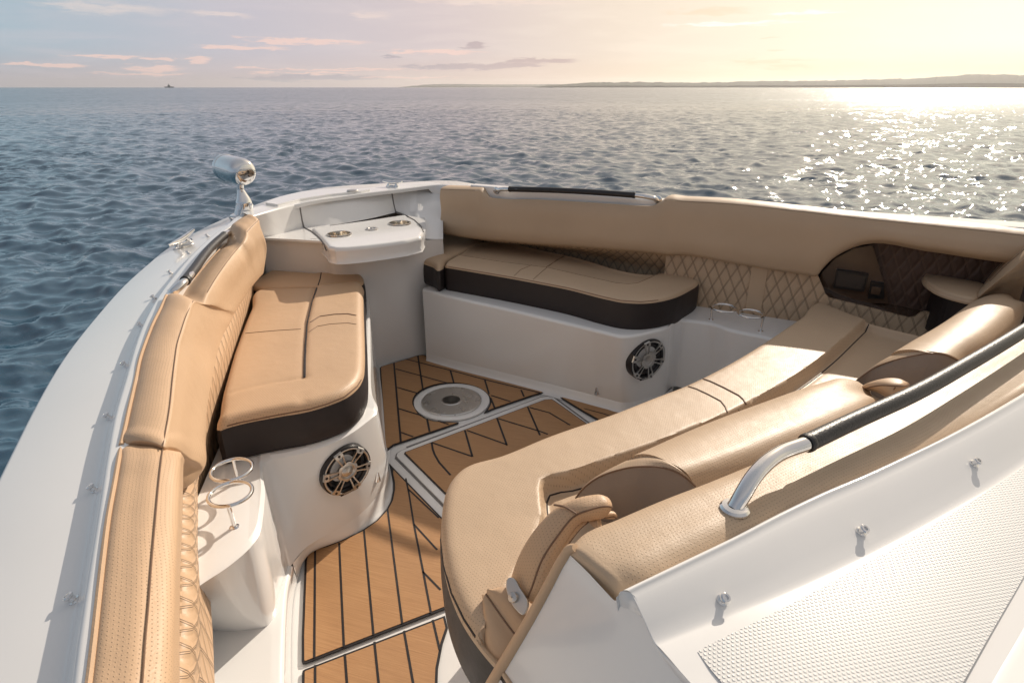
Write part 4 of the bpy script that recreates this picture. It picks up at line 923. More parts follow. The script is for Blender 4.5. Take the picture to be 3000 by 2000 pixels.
cn = [('v',1330,1138,.53),('v',1400,1097,.59),('v',1470,1074,.625),('v',1530,1058,.64),('v',1660,1013,.645),('v',1800,957,.645),('v',1920,910,.64),('v',1965,900,.625),('v',1988,905,.61),('v',2010,922,.59)]
af = [('v',1420,1190,.555),('v',1470,1170,.58),('v',1540,1145,.60),('v',1600,1122,.615),('v',1700,1083,.62),('v',1840,1030,.62),('v',1950,985,.62),('v',1985,968,.615),('v',2005,952,.605),('v',2015,938,.59)]
# straight roll body; its port end is a separate flat gusset
rb = roll('back_roll', [('v',1440,1057,.595)]+fw[4:], [('v',1535,1060,.648)]+cn[4:], [('v',1597,1122,.615)]+af[4:], M_perfL, br)
# port end: the roll's skin tapers forward as a lip round the gusset
lipf = [('v',1322,1144,.50),('v',1345,1113,.535),('v',1385,1086,.565),('v',1440,1057,.595)]
gus = [('v',1322,1144,.50),('v',1340,1122,.53),('v',1372,1098,.565),('v',1420,1080,.60),('v',1470,1072,.63),('v',1520,1074,.64),('v',1560,1088,.64),('v',1592,1112,.625),('v',1600,1128,.60)]
g3 = curve([P(*p) for p in gus], 40); gb = [p+Vector((0,0,-.16)) for p in g3]; gm = [a.lerp(b, .3)-ATH*.010 for a, b in zip(g3, gb)]
M_gus = leather('taupe_gusset', (.27,.215,.175), rough=.5)
loft('end_gusset', [[p+ATH*.004 for p in g3], g3, gm, gb], M_gus, br, n=40, nv=3, sharp=60)
fr = curve([P(*p) for p in lipf], 20); gu = g3[:20]
hood = curve([P(*p) for p in [('v',1322,1144,.50),('v',1345,1113,.535),('v',1385,1086,.565),('v',1440,1057,.595),('v',1490,1046,.632),('v',1535,1060,.648),('v',1575,1090,.640),('v',1597,1122,.615),('v',1602,1128,.60)]], 40)
loft('end_hood', [g3, [a.lerp(b, .5)+Vector((0,0,.004)) for a, b in zip(g3, hood)], hood], M_perfL, br, n=40, nv=4, smooth_v=True)
tube('piping', [p+Vector((0,0,.001)) for p in g3], .0018, M_seam, br, n=6, k=1, smooth=False)
br2 = empty('back_rest', W(2700, 1100, .48), 'farther back rest roll of the chaise, behind the small sunlit arm rest', 'back rest', 'chaise back rests')
fw2 = [('c4',1200,1122,.58),('c4',1350,1030,.585),('c4',1500,945,.59),('c4',1660,845,.60),('c4',1800,742,.605),('c4',1950,650,.605),('c4',2060,614,.605),('c4',2140,605,.60),('c4',2200,612,.59)]
cn2 = [('c4',1560,1098,.655),('c4',1640,1040,.655),('c4',1750,960,.66),('c4',1880,870,.66),('c4',2000,780,.66),('c4',2130,690,.66),('c4',2220,645,.65),('c4',2275,640,.635),('c4',2320,665,.61)]
af2 = [('c4',1812,1192,.625),('c4',1860,1160,.625),('c4',1940,1105,.63),('c4',2050,1020,.635),('c4',2160,930,.635),('c4',2270,830,.63),('c4',2330,770,.62),('c4',2355,735,.605),('c4',2360,720,.59)]
roll('back_roll', fw2, cn2, af2, M_perfL, br2)
gus2 = [('c4',900,1340,.50),('c4',1050,1235,.54),('c4',1200,1172,.585),('c4',1380,1128,.625),('c4',1540,1105,.65),('c4',1660,1115,.655),('c4',1750,1150,.645),('c4',1800,1190,.62)]
hood2 = [('c4',900,1340,.50),('c4',1040,1220,.54),('c4',1200,1122,.58),('c4',1400,1075,.63),('c4',1560,1090,.655),('c4',1690,1112,.655),('c4',1770,1150,.645),('c4',1812,1192,.62)]
g3 = curve([P(*p) for p in gus2], 40); h3 = curve([P(*p) for p in hood2], 40); gb = [p+Vector((0,0,-.16)) for p in g3]; gm = [a.lerp(b, .3)-ATH*.010 for a, b in zip(g3, gb)]
loft('end_gusset', [[p+ATH*.004 for p in g3], g3, gm, gb], M_gus, br2, n=40, nv=3, sharp=60)
loft('end_hood', [g3, [a.lerp(b, .5)+Vector((0,0,.004)) for a, b in zip(g3, h3)], h3], M_perfL, br2, n=40, nv=4, smooth_v=True)
tube('piping', [p+Vector((0,0,.001)) for p in g3], .0018, M_seam, br2, n=6, k=1, smooth=False)
# wing of the back rest against the starboard side
wl = [('c4',1735,795,.50),('c4',1890,640,.58),('c4',2010,500,.63),('c4',2130,350,.69),('c4',2230,250,.74),('c4',2360,140,.79)]
wm = [('c4',1790,770,.53),('c4',1930,640,.61),('c4',2060,530,.66),('c4',2180,430,.71),('c4',2270,360,.745),('c4',2370,270,.79)]
wr = [('c4',1880,720,.52),('c4',1960,665,.56),('c4',2080,585,.60),('c4',2210,510,.64),('c4',2290,470,.665),('c4',2370,432,.69)]
wing = empty('back_rest', P('c4',2150,520,.48), 'slanting ribbed wing of the chaise back at the right edge, against the starboard bolster', 'back rest', 'chaise back rests')
A, B, D = [[P(*p) for p in q] for q in (wl, wm, wr)]
loft('wing_pad', [[p+Vector((.03,.03,-.16)) for p in A], [p+Vector((0,.012,-.02)) for p in A], A, [a.lerp(b,.5)+Vector((0,0,.016)) for a, b in zip(A,B)], B, [a.lerp(b,.5)+Vector((0,-.004,.006)) for a, b in zip(B,D)], D, [p+Vector((.0,-.01,-.16)) for p in D]], M_tanL, wing, byidx=True, k=7, nv=4, smooth_v=True, caps=True, sharp=50)
for f in (.25, .45, .65): tube('seam', [a.lerp(b, f)+Vector((0,0,.0165)) for a, b in list(zip(A, B))[2:]], .0014, M_seam, wing, n=6)
# arm rests
def armpad(name, e, ra, rb_, th, mats, k=7):
    A, B = [P(*p) for p in ra], [P(*p) for p in rb_]
    n = len(A); dn = []
    for i in range(n):
        t = A[min(i+1,n-1)]-A[max(i-1,0)]; t.normalize(); ac = (B[i]-A[i]).normalized(); q = t.cross(ac); q = -q if q.z > 0 else q; dn.append(q.normalized())
    A2 = [a+d*th for a, d in zip(A, dn)]; B2 = [b+d*th for b, d in zip(B, dn)]; Mi = [a.lerp(b,.5)-d*.006 for a, b, d in zip(A, B, dn)]
    A3 = [a.lerp(b,.06)-d*.002 for a,b,d in zip(A,B,dn)]; B3 = [a.lerp(b,.94)-d*.002 for a,b,d in zip(A,B,dn)]
    AA = [a+d*.006-(b-a)*.05 for a,b,d in zip(A,B,dn)]; BB = [b+d*.006+(b-a)*.05 for a,b,d in zip(A,B,dn)]
    o = loft(name, [A2, AA, A3, Mi, B3, BB, B2], mats, e, byidx=True, k=k, nv=3, smooth_v=True, closed=True, caps=True, sharp=50)
    tube('seam', [p for p in B3], .0016, M_seam, e, n=6); return o
arm = empty('arm_rest', W(1560, 1700, .50), 'large folded arm rest with dark stitching and a steel hinge plate, beside the white console', 'arm rest', 'padded arm rests')
ra = [('c9',548,900,.530),('c9',575,800,.560),('c9',640,660,.600),('c9',740,520,.640),('c9',850,415,.664),('c9',960,362,.676),('c9',1060,338,.680),('c9',1130,332,.680),('c9',1165,345,.672)]
rb1 = [('c9',672,1030,.545),('c9',705,950,.570),('c9',775,760,.615),('c9',880,600,.645),('c9',990,475,.668),('c9',1070,445,.676),('c9',1140,425,.678),('c9',1190,420,.676),('c9',1215,425,.668)]
armpad('arm_pad', arm, ra, rb1, .022, M_perf)
rc = [('c9',680,1040,.520),('c9',720,940,.552),('c9',800,770,.590),('c9',890,620,.622),('c9',1000,500,.645),('c9',1080,470,.652),('c9',1150,450,.655),('c9',1200,440,.653),('c9',1222,440,.650)]
rd = [('c9',690,1045,.510),('c9',745,945,.540),('c9',830,800,.580),('c9',930,650,.610),('c9',1030,530,.634),('c9',1110,495,.642),('c9',1180,478,.645),('c9',1225,478,.643),('c9',1242,490,.638)]
armpad('arm_pad', arm, rc, rd, .030, M_perf)
tube('seam', [P('c9', x, y, z)+Vector((0,0,.003)) for x, y, z in ((835,408,.668),(900,420,.672),(985,468,.672))], .0018, M_seam, arm, n=6)
hpx = [(540,905),(560,880),(600,900),(640,960),(690,1060),(640,1130),(600,1060),(565,1010)]
hcn = P('c9', 610, 1000, .548); hpn = ((CAM-hcn).normalized()*.5+Vector((-.55,-.35,.45))).normalized()
def onpl(x, y): d = ray(*px('c9', x, y)); return CAM+d*((hcn-CAM).dot(hpn)/d.dot(hpn))
hp = [onpl(x, y) for x, y in ((538,925),(545,890),(562,878),(590,885),(625,940),(680,1055),(652,1122),(600,1085),(560,1020))]
hq = crm(hp[-2:]+hp+hp[:2], 5)[10:10+5*len(hp)]; n0 = len(hq)
mk('hinge_plate', [p+hpn*.010 for p in hq]+[p+hpn*.004 for p in hq], [tuple(range(n0))]+[(i, n0+i, n0+(i+1)%n0, (i+1)%n0) for i in range(n0)], M_silver, arm, sharp=40, recalc=True, bevel=.0012)
hc = onpl(592, 1008)+hpn*.009
lathe('hinge_button', [(.0085,0),(.0085,.006),(.0075,.0075),(.001,.0085)], frame(hc, hpn), M_silver, arm, n=24)
# lower side block under the arm rest
blk = empty('back_rest', W(1460, 1850, .40), 'small tan corner block of the chaise back below the steel hinge plate', 'back rest', 'chaise back rests')
b1 = [('c9',372,1000,.512),('c9',372,1130,.505),('c9',405,1290,.495),('c9',490,1440,.48),('c9',560,1530,.47)]
b2 = [('c9',388,985,.522),('c9',440,1060,.516),('c9',510,1160,.508),('c9',582,1255,.50),('c9',640,1330,.49)]
b3 = [('c9',408,962,.528),('c9',500,935,.534),('c9',580,1010,.532),('c9',650,1130,.525),('c9',700,1190,.52)]
A, B, D = [[P(*p) for p in q] for q in (b1, b2, b3)]
loft('block_pad', [[p+Vector((.02,-.02,-.10)) for p in A], A, [a.lerp(b,.5)+Vector((-.004,-.002,.004)) for a,b in zip(A,B)], B, [a.lerp(b,.5)+Vector((0,0,.008)) for a,b in zip(B,D)], D, [p+Vector((0,0,-.1)) for p in D]], M_tan, blk, byidx=True, k=6, nv=3, smooth_v=True, caps=True, sharp=45)
tube('seam', [p+Vector((0,0,.001)) for p in B], .0016, M_seam, blk, n=6)
arm2 = empty('arm_rest', P('c7', 1420, 1400, .50), 'small sunlit arm rest with dark stitching between the two back rest rolls', 'arm rest', 'padded arm rests')
ra = [('c7',1230,1345,.60),('c7',1290,1318,.625),('c7',1360,1298,.64),('c7',1440,1288,.648),('c7',1500,1298,.650),('c7',1545,1318,.648)]
rb2 = [('c7',1255,1368,.60),('c7',1310,1352,.625),('c7',1380,1345,.64),('c7',1450,1350,.648),('c7',1500,1352,.650),('c7',1562,1335,.645)]
armpad('arm_pad', arm2, ra, rb2, .07, M_tan)
tube('seam', [P('c7',1465,1352,.652), P('c7',1430,1400,.62), P('c7',1390,1450,.58)], .0016, M_seam, arm2, n=6)
# ---- dash pad
FTZ = .692
dpf = [('c10',92,1195,.700),('c10',180,1122,.702),('c10',345,1048,.704),('c10',600,940,.705),('c10',740,887,.705),('c10',1040,765,.706),('c10',1300,655,.708),('c10',1640,490,.710),('c10',1900,350,.712),('c10',2352,100,.715),('c10',2700,-110,.715)]
dpa = [('c10',362,1412,.700),('c10',470,1365,.705),('c10',700,1255,.708),('c10',960,1130,.710),('c10',1100,1066,.711),('c10',1500,880,.713),('c10',1740,765,.714),('c10',2000,635,.715),('c10',2120,570,.716),('c10',2352,430,.718),('c10',2650,250,.72)]
A, D = ext([P(*p) for p in dpf], .6), ext([P(*p) for p in dpa], .6)
A0 = [p+HEAD*.004+Vector((0,0,-.016)) for p in A]; A00 = [p+Vector((0,0,-.10)) for p in A]; D0 = [p-HEAD*.003+Vector((0,0,-.014)) for p in D]
m1_, m2_, m3_ = [[a.lerp(b, f)+Vector((0,0,dz)) for a, b in zip(A, D)] for f, dz in ((.12, .010), (.5, .014), (.88, .010))]
dpad = empty('dash_pad', W(2200, 1450, .66), 'wide perforated pale tan dash pad under the nearest grab rail, along the white dash lip', 'dash pad')
dpo = loft('pad', roundends([A00, A0, A, m1_, m2_, m3_, D, D0, [p+Vector((0,0,-.05)) for p in D0]], .014, (True, False)), [M_perfL, M_tanL], dpad, endcols=(19,0), byidx=True, k=6, nv=4, smooth_v=True, caps=True, sharp=60)
pip_ = [('c9',250,1900,.36),('c9',340,1735,.41),('c9',430,1568,.46),('c9',560,1350,.53),('c9',690,1130,.595),('c9',800,930,.65),('c9',900,745,.698),('c9',940,690,.712),('c9',975,680,.714),('c9',1040,720,.712),('c9',1130,830,.706),('c9',1240,985,.70)]
_q = [P('c9',938,705,.702), P('c9',435,1570,.455), P('c9',1496,1322,FTZ-.004)]; CSN = (_q[1]-_q[0]).cross(_q[2]-_q[0]).normalized()
def CSP(x, y, off=0.0): d = ray(*px('c9', x, y)); o_ = _q[0]+CSN*off; return CAM+d*((o_-CAM).dot(CSN)/d.dot(CSN))
tube('edge_roll', [CSP(p[1], p[2]) for p in pip_[:9]], [.011,.010,.0095,.009,.0085,.008,.0075,.007,.006], M_tan, dpad, n=12, k=6)
bw = [P(*p) for p in pip_[:8]]
# ---- white dash moulding
lz = np.linspace(.724, .734, 11)
L1 = [P('c11', x, y, z) for (x, y), z in zip([(50,1035),(390,872),(690,728),(940,598),(1190,478),(1440,372),(1645,278),(1895,158),(2095,52),(2370,-108),(2670,-290)], lz)]
L2 = [P('c11', x, y, z-.0015) for (x, y), z in zip([(97,1052),(420,898),(720,752),(970,622),(1220,502),(1470,395),(1670,300),(1920,180),(2120,74),(2400,-88),(2700,-270)], lz)]
Ft = [P('c11', x, y, FTZ) for x, y in [(240,1343),(480,1250),(740,1148),(990,1047),(1240,935),(1490,812),(1690,705),(1940,565),(2140,450),(2420,265),(2720,60)]]
F2 = [P('c11', x, y, FTZ-.001) for x, y in [(440,1568),(680,1475),(940,1373),(1190,1272),(1440,1160),(1690,1040),(1890,930),(2140,790),(2340,680),(2620,490),(2920,285)]]
L1, L2, Ft, F2 = [ext(q_, .6) for q_ in (L1, L2, Ft, F2)]; Fb = [p+ATH*.25-HEAD*.55 for p in F2]; Fm = [p.lerp(q, .12)+Vector((0,0,.0005)) for p, q in zip(Ft, F2)]; Ff = [a.lerp(b, .16)+Vector((0,0,-.0015)) for a, b in zip(Ft, L2)]
dash = loft('dash_moulding', [[p+Vector((0,0,-.06)) for p in L1], L1, [a.lerp(b,.5)+Vector((0,0,.0025)) for a,b in zip(L1,L2)], L2, [a.lerp(b,.14)+Vector((0,0,.001)) for a,b in zip(L2,Ft)], [a.lerp(b,.55) for a,b in zip(L2,Ft)], Ff, Ft, Fm, F2, Fb], M_gel, boat, byidx=True, k=6, nv=3, smooth_v=True, sharp=0)
# port face of the console between pad end, lip and the upholstered edge
Rs = [CSP(p[0], p[1]) for p in ((950,735,.698),(1060,842,.690),(1160,950,.688),(1225,1020,.690),(1275,1062,.697),(1335,1090,.704),(1408,1135,.708),(1496,1322,FTZ-.004),(1609,1482,FTZ-.004),(1724,1614,FTZ-.004),(1930,1845,FTZ-.005))]
l2f = lambda f: L2[0].lerp(Ft[0], f)
Rr = Rs[:3]+[P('c9',1240,1030,.693), L1[0]+Vector((0,0,-.001)), L2[0], l2f(.5), Ft[0], Ft[0].lerp(F2[0], .5), F2[0], F2[0]*2-Ft[0].lerp(F2[0], .1)]
Ll = [CSP(p[0], p[1]) for p in ((938,705,.702),(880,790,.679),(830,880,.658),(770,985,.632),(715,1080,.605),(640,1215,.565),(575,1330,.532),(510,1440,.50),(435,1570,.455),(345,1735,.41),(250,1900,.36))]
Rm = [a.lerp(b,.95)+Vector((-.001,-.001,.001)) for a,b in zip(Ll,Rs)]; Re = [a.lerp(b,.6)+Vector((-.0008,-.0008,.0012)) for a,b in zip(Rs,Rr)]
loft('console_side', [Ll, Rs], M_gel, boat, byidx=True, k=6, nv=10, sharp=0)
loft('console_edge', [Rs, Re, Rr], M_gel, boat, byidx=True, k=6, nv=3, smooth_v=True, sharp=0)
# ---- non-skid field on the dash
nsp = [(478,1388),(520,1360),(620,1310),(800,1222),(1000,1122),(1250,985),(1500,848),(1750,705),(2000,558),(2200,430),(2420,280),(2600,520),(2352,955),(2180,1250),(2000,1568),(1900,1740),(760,1740),(620,1568),(545,1480)]
nz = FTZ+.0006
o_ = plate('nonskid_pad', V2([P('c11', x, y, nz) for x, y in nsp]), nz-.002, nz+.0004, M_ns, boat)
# raised cowl at the lower right
cw = [('c11',x,y,FTZ-.006) for x, y in ((2480,880),(2352,1010),(2200,1260),(2060,1500),(1960,1700))]
A = [P(*p) for p in cw]; g_ = (Vector((.55,-.75,0))).normalized()
rowsc = [[p+g_*d+Vector((0,0,h)) for p in A] for d, h in ((-.004,-.001),(.0,.0),(.02,.004),(.05,.018),(.10,.03),(.2,.035),(.4,.03))]
loft('dash_cowl', rowsc, M_gel, boat, byidx=True, k=6, nv=3, smooth_v=True, sharp=0)
# ================================================================= fittings
def stud(b, c, x, y, r=.0062, up=None, name='snap_stud', back=0):
    h = hit(b, c, x, y)
    if not h: print('stud miss', c, x, y); return
    n = h[1]; 
    if up is not None: n = (n+up).normalized()
    lathe(name, [(r*1.15,-.001),(r*1.1,.002),(r*.75,.003),(r*.7,.007),(r*1.0,.0085),(r*1.0,.011),(r*.8,.0125),(r*.45,.0125),(r*.4,.010),(.0003,.010)], frame(h[0], n), M_chr, boat, n=18)
bd = bvh(dash)
for x, y in ((865,1440),(1548,1105),(2103,770)): stud(bd, 'c10', x, y, .0068)
gd = [o for o in bpy.data.objects if o.name.startswith('gunwale_deck')][0]; bg_ = bvh(gd)
for c, x, y in (('c1',440,1085),('c1',560,440),('c1',645,18),('c2',205,1385),('c2',335,1042),('c2',446,808),('c2',588,592),('c2',744,420),('c2',906,274),('c2',1106,126)):
    stud(bg_, c, x, y, .0062, up=Vector((-.6,-.1,.2)))
for s in (.95, 1.17, 1.42, 1.70): 
    q = S0+SD*s+SN*.12+Vector((0,0,.834)); lathe('snap_stud', [(.007,-.004),(.007,.003),(.005,.004),(.005,.008),(.007,.009),(.006,.012),(.001,.012)], Matrix.Translation(q), M_chr, boat, n=14)
# ---- loudspeakers
def speaker(target, c, x, y, rad, label, spin=0, nrm=None, lift=0):
    h = hit(bvh(target), c, x, y); loc, n = h[0], (nrm or h[1])
    e = empty('loudspeaker', loc); e.parent = boat; e.location = loc-wloc(boat); e['label'] = label
    M = frame(loc+n*lift, n)@Matrix.Rotation(spin, 4, 'Z'); R = rad
    lathe('bezel', [(R*1.0,-.02),(R*1.0,.008),(R*.985,.012),(R*.93,.0145),(R*.86,.012),(R*.80,.006),(R*.78,-.004)], M, M_blk, e, n=56)
    lathe('chrome_ring', [(R*.935,.0148),(R*.915,.0152),(R*.89,.0150),(R*.865,.0140)], M, M_silver, e, n=56)
    lathe('cone', [(R*.80,.002),(R*.76,.007),(R*.70,.008),(R*.64,.004),(R*.60,-.002),(R*.3,-.022),(.001,-.026)], M, M_cone, e, n=48)
    lathe('dust_cap', [(R*.28,.0135),(R*.275,.0155),(R*.25,.016),(R*.235,.0145),(R*.22,.015),(R*.15,.019),(.001,.021)], M, M_silver, e, n=32)
    V, Fc = [], []
    for k in range(6):   # forked spokes, wider at the rim, with an open slot
        a0 = math.radians(30+60*k)
        def pt(r, s, z): return M@Vector((R*(r*math.cos(a0)-s*math.sin(a0)), R*(r*math.sin(a0)+s*math.cos(a0)), z))
        for sg in (-1, 1):
            pr = [(.24,.10,.02,.0125),(.34,.105,.045,.0135),(.48,.10,.055,.0145),(.64,.125,.075,.0155),(.78,.145,.09,.0165)]
            st = len(V)
            for r, o, i, z in pr:
                V += [pt(r, sg*o, z+.003), pt(r, sg*i, z+.003), pt(r, sg*i, z-.003), pt(r, sg*o, z-.003)]
            for q in range(len(pr)-1):
                for j in range(4): Fc.append((st+q*4+j, st+q*4+(j+1)%4, st+q*4+4+(j+1)%4, st+q*4+4+j))
        st = len(V)
        for r, o, z in ((.76,.147,.0165),(.86,.16,.0165),(.945,.15,.0150),(.97,.145,.010)):
            V += [pt(r, -o, z+.003), pt(r, o, z+.003), pt(r, o, z-.004), pt(r, -o, z-.004)]
        for q in range(3):
            for j in range(4): Fc.append((st+q*4+j, st+q*4+(j+1)%4, st+q*4+4+(j+1)%4, st+q*4+4+j))
        Fc.append((st,st+1,st+2,st+3)); Fc.append((st+12,st+13,st+14,st+15))
    st = len(V); N = 36
    for r, z in ((.40,.012),(.385,.0165),(.30,.0175),(.27,.016)):
        for j in range(N):
            a = 2*math.pi*j/N; rr = r*(1-.08*math.cos(6*a-math.radians(180))) if r > .3 else r
            V.append(M@Vector((R*rr*math.cos(a), R*rr*math.sin(a), z)))
    for i in range(3):
        for j in range(N): Fc.append((st+i*N+j, st+i*N+(j+1)%N, st+(i+1)*N+(j+1)%N, st+(i+1)*N+j))
    mk('grille', V, Fc, M_silver, e, recalc=True, sharp=30)
    for k in range(6):
        a0 = math.radians(30+60*k); q = M@Vector((R*.865*math.cos(a0), R*.865*math.sin(a0), .0192))
        lathe('screw', [(R*.055,0),(R*.05,.0012),(R*.02,.0006),(.0003,.0006)], frame(q, n), M_blk, e, n=10)
    cu = bpy.data.curves.new('lettering', 'FONT'); cu.body = 'FUSION'; cu.size = R*.13; cu.extrude = .0006; cu.align_x = 'CENTER'
    to = bpy.data.objects.new('t', cu); C.objects.link(to); dg = bpy.context.evaluated_depsgraph_get(); me = bpy.data.meshes.new_from_object(to.evaluated_get(dg)); bpy.data.objects.remove(to)
    M0 = frame(loc+n*lift, n); vs = [M0@Vector((v.co.x*1.15, v.co.y-R*.945, v.co.z+.0165)) for v in me.vertices]
    mk('lettering', vs, [tuple(p.vertices) for p in me.polygons], M_silver, e, smooth=False)
    pv = [M0@Vector((sx*R*.36, -R*.96+sy, .0150+dz)) for dz in (-.004, 0) for sx, sy in ((-1,0),(1,0),(.9,R*.15),(-.9,R*.15))]
    mk('name_plate', pv, [(4,5,6,7),(0,1,5,4),(1,2,6,5),(2,3,7,6),(3,0,4,7)], M_blk, e, smooth=False, recalc=True)
    return e
psb = [o for o in bpy.data.objects if o.name.startswith('port_seat_base')][0]; ssb = [o for o in bpy.data.objects if o.name.startswith('starboard_seat_base')][0]
hp_ = hit(bvh(psb), 'c12', 990, 338); print('PORT SPK', hp_); hs_ = hit(bvh(ssb), 'c6', 1815, 1395); print('STB SPK', hs_)
speaker(psb, 'c12', 995, 334, .080, 'loudspeaker in the port bench front, lit from the side', .35, Vector((.70,-.70,-.05)).normalized(), .006)
speaker(ssb, 'c6', 1815, 1395, .092, 'loudspeaker in the shaded starboard bench front', .25, Vector((hs_[1].x, hs_[1].y, -.04)).normalized(), .006)
# courtesy lights / shell vents by the floor
def shell(target, c, x, y, sz):
    h = hit(bvh(target), c, x, y)
    if not h: print('shell miss'); return
    M = frame(h[0], h[1]); V, Fc = [], []
    for i in range(6):
        f = i/5
        for j in range(9):
            a = math.pi*j/8; r = sz*(1-.75*f); V.append(M@Vector((r*.55*math.cos(a), sz*(1.0*f*1.6-.4)-0, .001+r*.55*math.sin(a))))
    for i in range(5):
        for j in range(8): Fc.append((i*9+j, i*9+j+1, (i+1)*9+j+1, (i+1)*9+j))
    mk('shell_vent', V, Fc, M_chr, boat, recalc=True)
shell(ssb, 'c8', 1825, 385, .022); shell(psb, 'c12', 1186, 392, .020)
# ---- grooves round the fold-out bow locker
gset = [o for o in bpy.data.objects if o.type == 'MESH' and o.name.split('.')[0] in ('bow_panel', 'locker_door', 'bow_ledge', 'tray_top')]
gv, gf = [], []
for o in gset:
    l = wloc(o); st = len(gv); gv += [v.co+l for v in o.data.vertices]; gf += [tuple(i+st for i in p.vertices) for p in o.data.polygons]
gb_ = BVHTree.FromPolygons(gv, gf); M_gap = plastic('panel_gap', (.16,.15,.145), .6)
for line in ([(1246,512),(1256,580),(1268,650),(1282,697),(1340,728),(1400,776),(1440,830),(1458,880)], [(1948,408),(1958,450),(1970,520),(1986,576),(2062,606),(2130,642),(2180,690),(2200,740)]):
    q = []
    for (x0, y0), (x1, y1) in zip(line, line[1:]):
        for k in range(6):
            h = hit(gb_, 'c5', x0+(x1-x0)*k/6, y0+(y1-y0)*k/6)
            if h: q.append(h[0]+h[1]*.0005)
    if len(q) > 4: tube('panel_gap', q, .0036, M_gap, boat, n=8, k=1, smooth=False)
# ---- cup rings
def cuprings(c, r1, r2, z, base, name, label, zs, R=.0455):
    a, b = P(c, *r1, z), P(c, *r2, z); e = empty(name, (a+b)/2-Vector((0,0,z-zs)), None); e.parent = boat; e.location = (a+b)/2-Vector((0,0,z-zs))-wloc(boat); e['label'] = label
    d = (b-a).normalized(); R = (b-a).length/2-.004
    for q in (a, b):
        ring = [q+Vector((R*math.cos(t), R*math.sin(t), 0)) for t in np.linspace(0, 2*math.pi, 49)]
        tube('ring', ring, .0046, M_chr, e, n=12, k=1, closed=True, smooth=False)
    for bx, q, s in ((base[0], a, -1), (base[1], b, 1)):
        g = P(c, *bx, zs); nr = (g-q); nr.z = 0; tp_ = q+nr.normalized()*R
        tube('post', [g, Vector((tp_.x, tp_.y, z))], .0050, M_chr, e, n=12, smooth=False)
        lathe('foot', [(.011,0),(.0105,.003),(.006,.005),(.001,.005)], Matrix.Translation(g), M_chr, e, n=18)
    return e
cuprings('c12', (351,343), (343,481), .455, ((388,412),(368,676)), 'cup_rings', 'steel double cup ring on the sunlit port shelf', .386)
cuprings('c7', (286,804), (469,844), .452, ((195,887),(536,967)), 'cup_rings', 'steel double cup ring on the shaded starboard shelf', .386)
# ---- grab rails
def rail(name, pts, tr, grip, rg, label, flanges):
    e = empty(name, pts[0]); e.parent = boat; e.location = pts[0]-wloc(boat); e['label'] = label
    tube('tube', pts, tr, M_chr, e, n=18, k=8)
    tube('grip', grip, rg, M_grip, e, n=20, k=8)
    for q, n in flanges: lathe('flange', [(tr*1.75,-.002),(tr*1.75,.001),(tr*1.5,.0045),(tr*.9,.006)], frame(q, n), M_chr, e, n=28)
    for q, d in ((grip[0], grip[1]-grip[0]), (grip[-1], grip[-2]-grip[-1])):
        lathe('grip_collar', [(rg*1.0,-.001),(rg*1.07,.002),(rg*1.07,.008),(rg*1.0,.011)], frame(q, d), M_grip, e, n=20)
    return e
bz = bvh(dpo); hb_ = hit(bz, 'c10', 928, 990); print('rail base', hb_)
r0 = hb_[0] if hb_ else P('c10', 928, 990, .72)
pts = [r0, P('c10',965,925,.741), P('c10',1010,850,.757), P('c10',1075,775,.767), P('c10',1160,715,.770), P('c10',1280,670,.772), P('c10',1500,565,.774), P('c10',1800,430,.776), P('c10',2100,265,.778), P('c10',2400,85,.780), P('c10',2700,-110,.780)]
grp = [P('c10',1278,670,.772), P('c10',1500,565,.774), P('c10',1800,430,.776), P('c10',2100,265,.778), P('c10',2400,85,.780), P('c10',2700,-110,.780)]
e_ = (pts[-1]-pts[-2]).normalized(); grp = grp+[pts[-1]+e_*.35]; pts = pts+[pts[-1]+e_*.45, pts[-1]+e_*.56+Vector((0,0,-.05))]
rail('grab_rail', pts, .0125, grp, .0150, 'steel grab rail with black grip over the dash pad', [(r0+Vector((0,0,.001)), Vector((0,0,1)))])
pts = [P('c2',575,778,.742), P('c2',620,742,.765), P('c2',665,700,.775), P('c2',712,655,.780), P('c2',790,555,.782), P('c2',860,455,.784), P('c2',940,360,.785), P('c2',1010,295,.785), P('c2',1050,262,.784), P('c2',1085,240,.78)]
rail('grab_rail', pts, .0115, pts[3:9], .0142, 'curved grab rail with black grip inside the port lip', [])
pts = [S('c6',748,196,.035), S('c6',758,188,.02), S('c6',790,182,.008), S('c6',840,182,0), S('c6',1000,185,0), S('c6',1300,196,0), S('c6',1600,215,0), S('c6',1740,226,0), S('c6',1820,236,.004), S('c6',1880,250,.018), S('c6',1905,262,.04)]
rail('grab_rail', pts, .0105, [S('c6',838,182,0), S('c6',1000,185,0), S('c6',1300,196,0), S('c6',1600,215,0), S('c6',1742,226,0)], .0130, 'straight black gripped grab rail in the starboard bolster cut-out', [(S('c6',746,192,.042), -SN), (S('c6',1905,258,.042), -SN)])
# recess wall behind the starboard rail
nt = [('c6',560,160),('c6',700,178),('c6',1000,192),('c6',1300,203),('c6',1600,220),('c6',1850,240),('c6',2020,240)]; nb = [('c6',560,300),('c6',700,300),('c6',1000,320),('c6',1300,340),('c6',1600,360),('c6',1850,380),('c6',2020,380)]
A = [S(c, x, y, .045) for c, x, y in nt]; B = [S(c, x, y, .040) for c, x, y in nb]
lpz = lambda p: Vector((p.x, p.y, .842))
loft('rail_recess', [[lpz(p)+SN*.05 for p in A], [lpz(p) for p in A], B], M_gel, boat, byidx=True, k=4, bevel=.006)
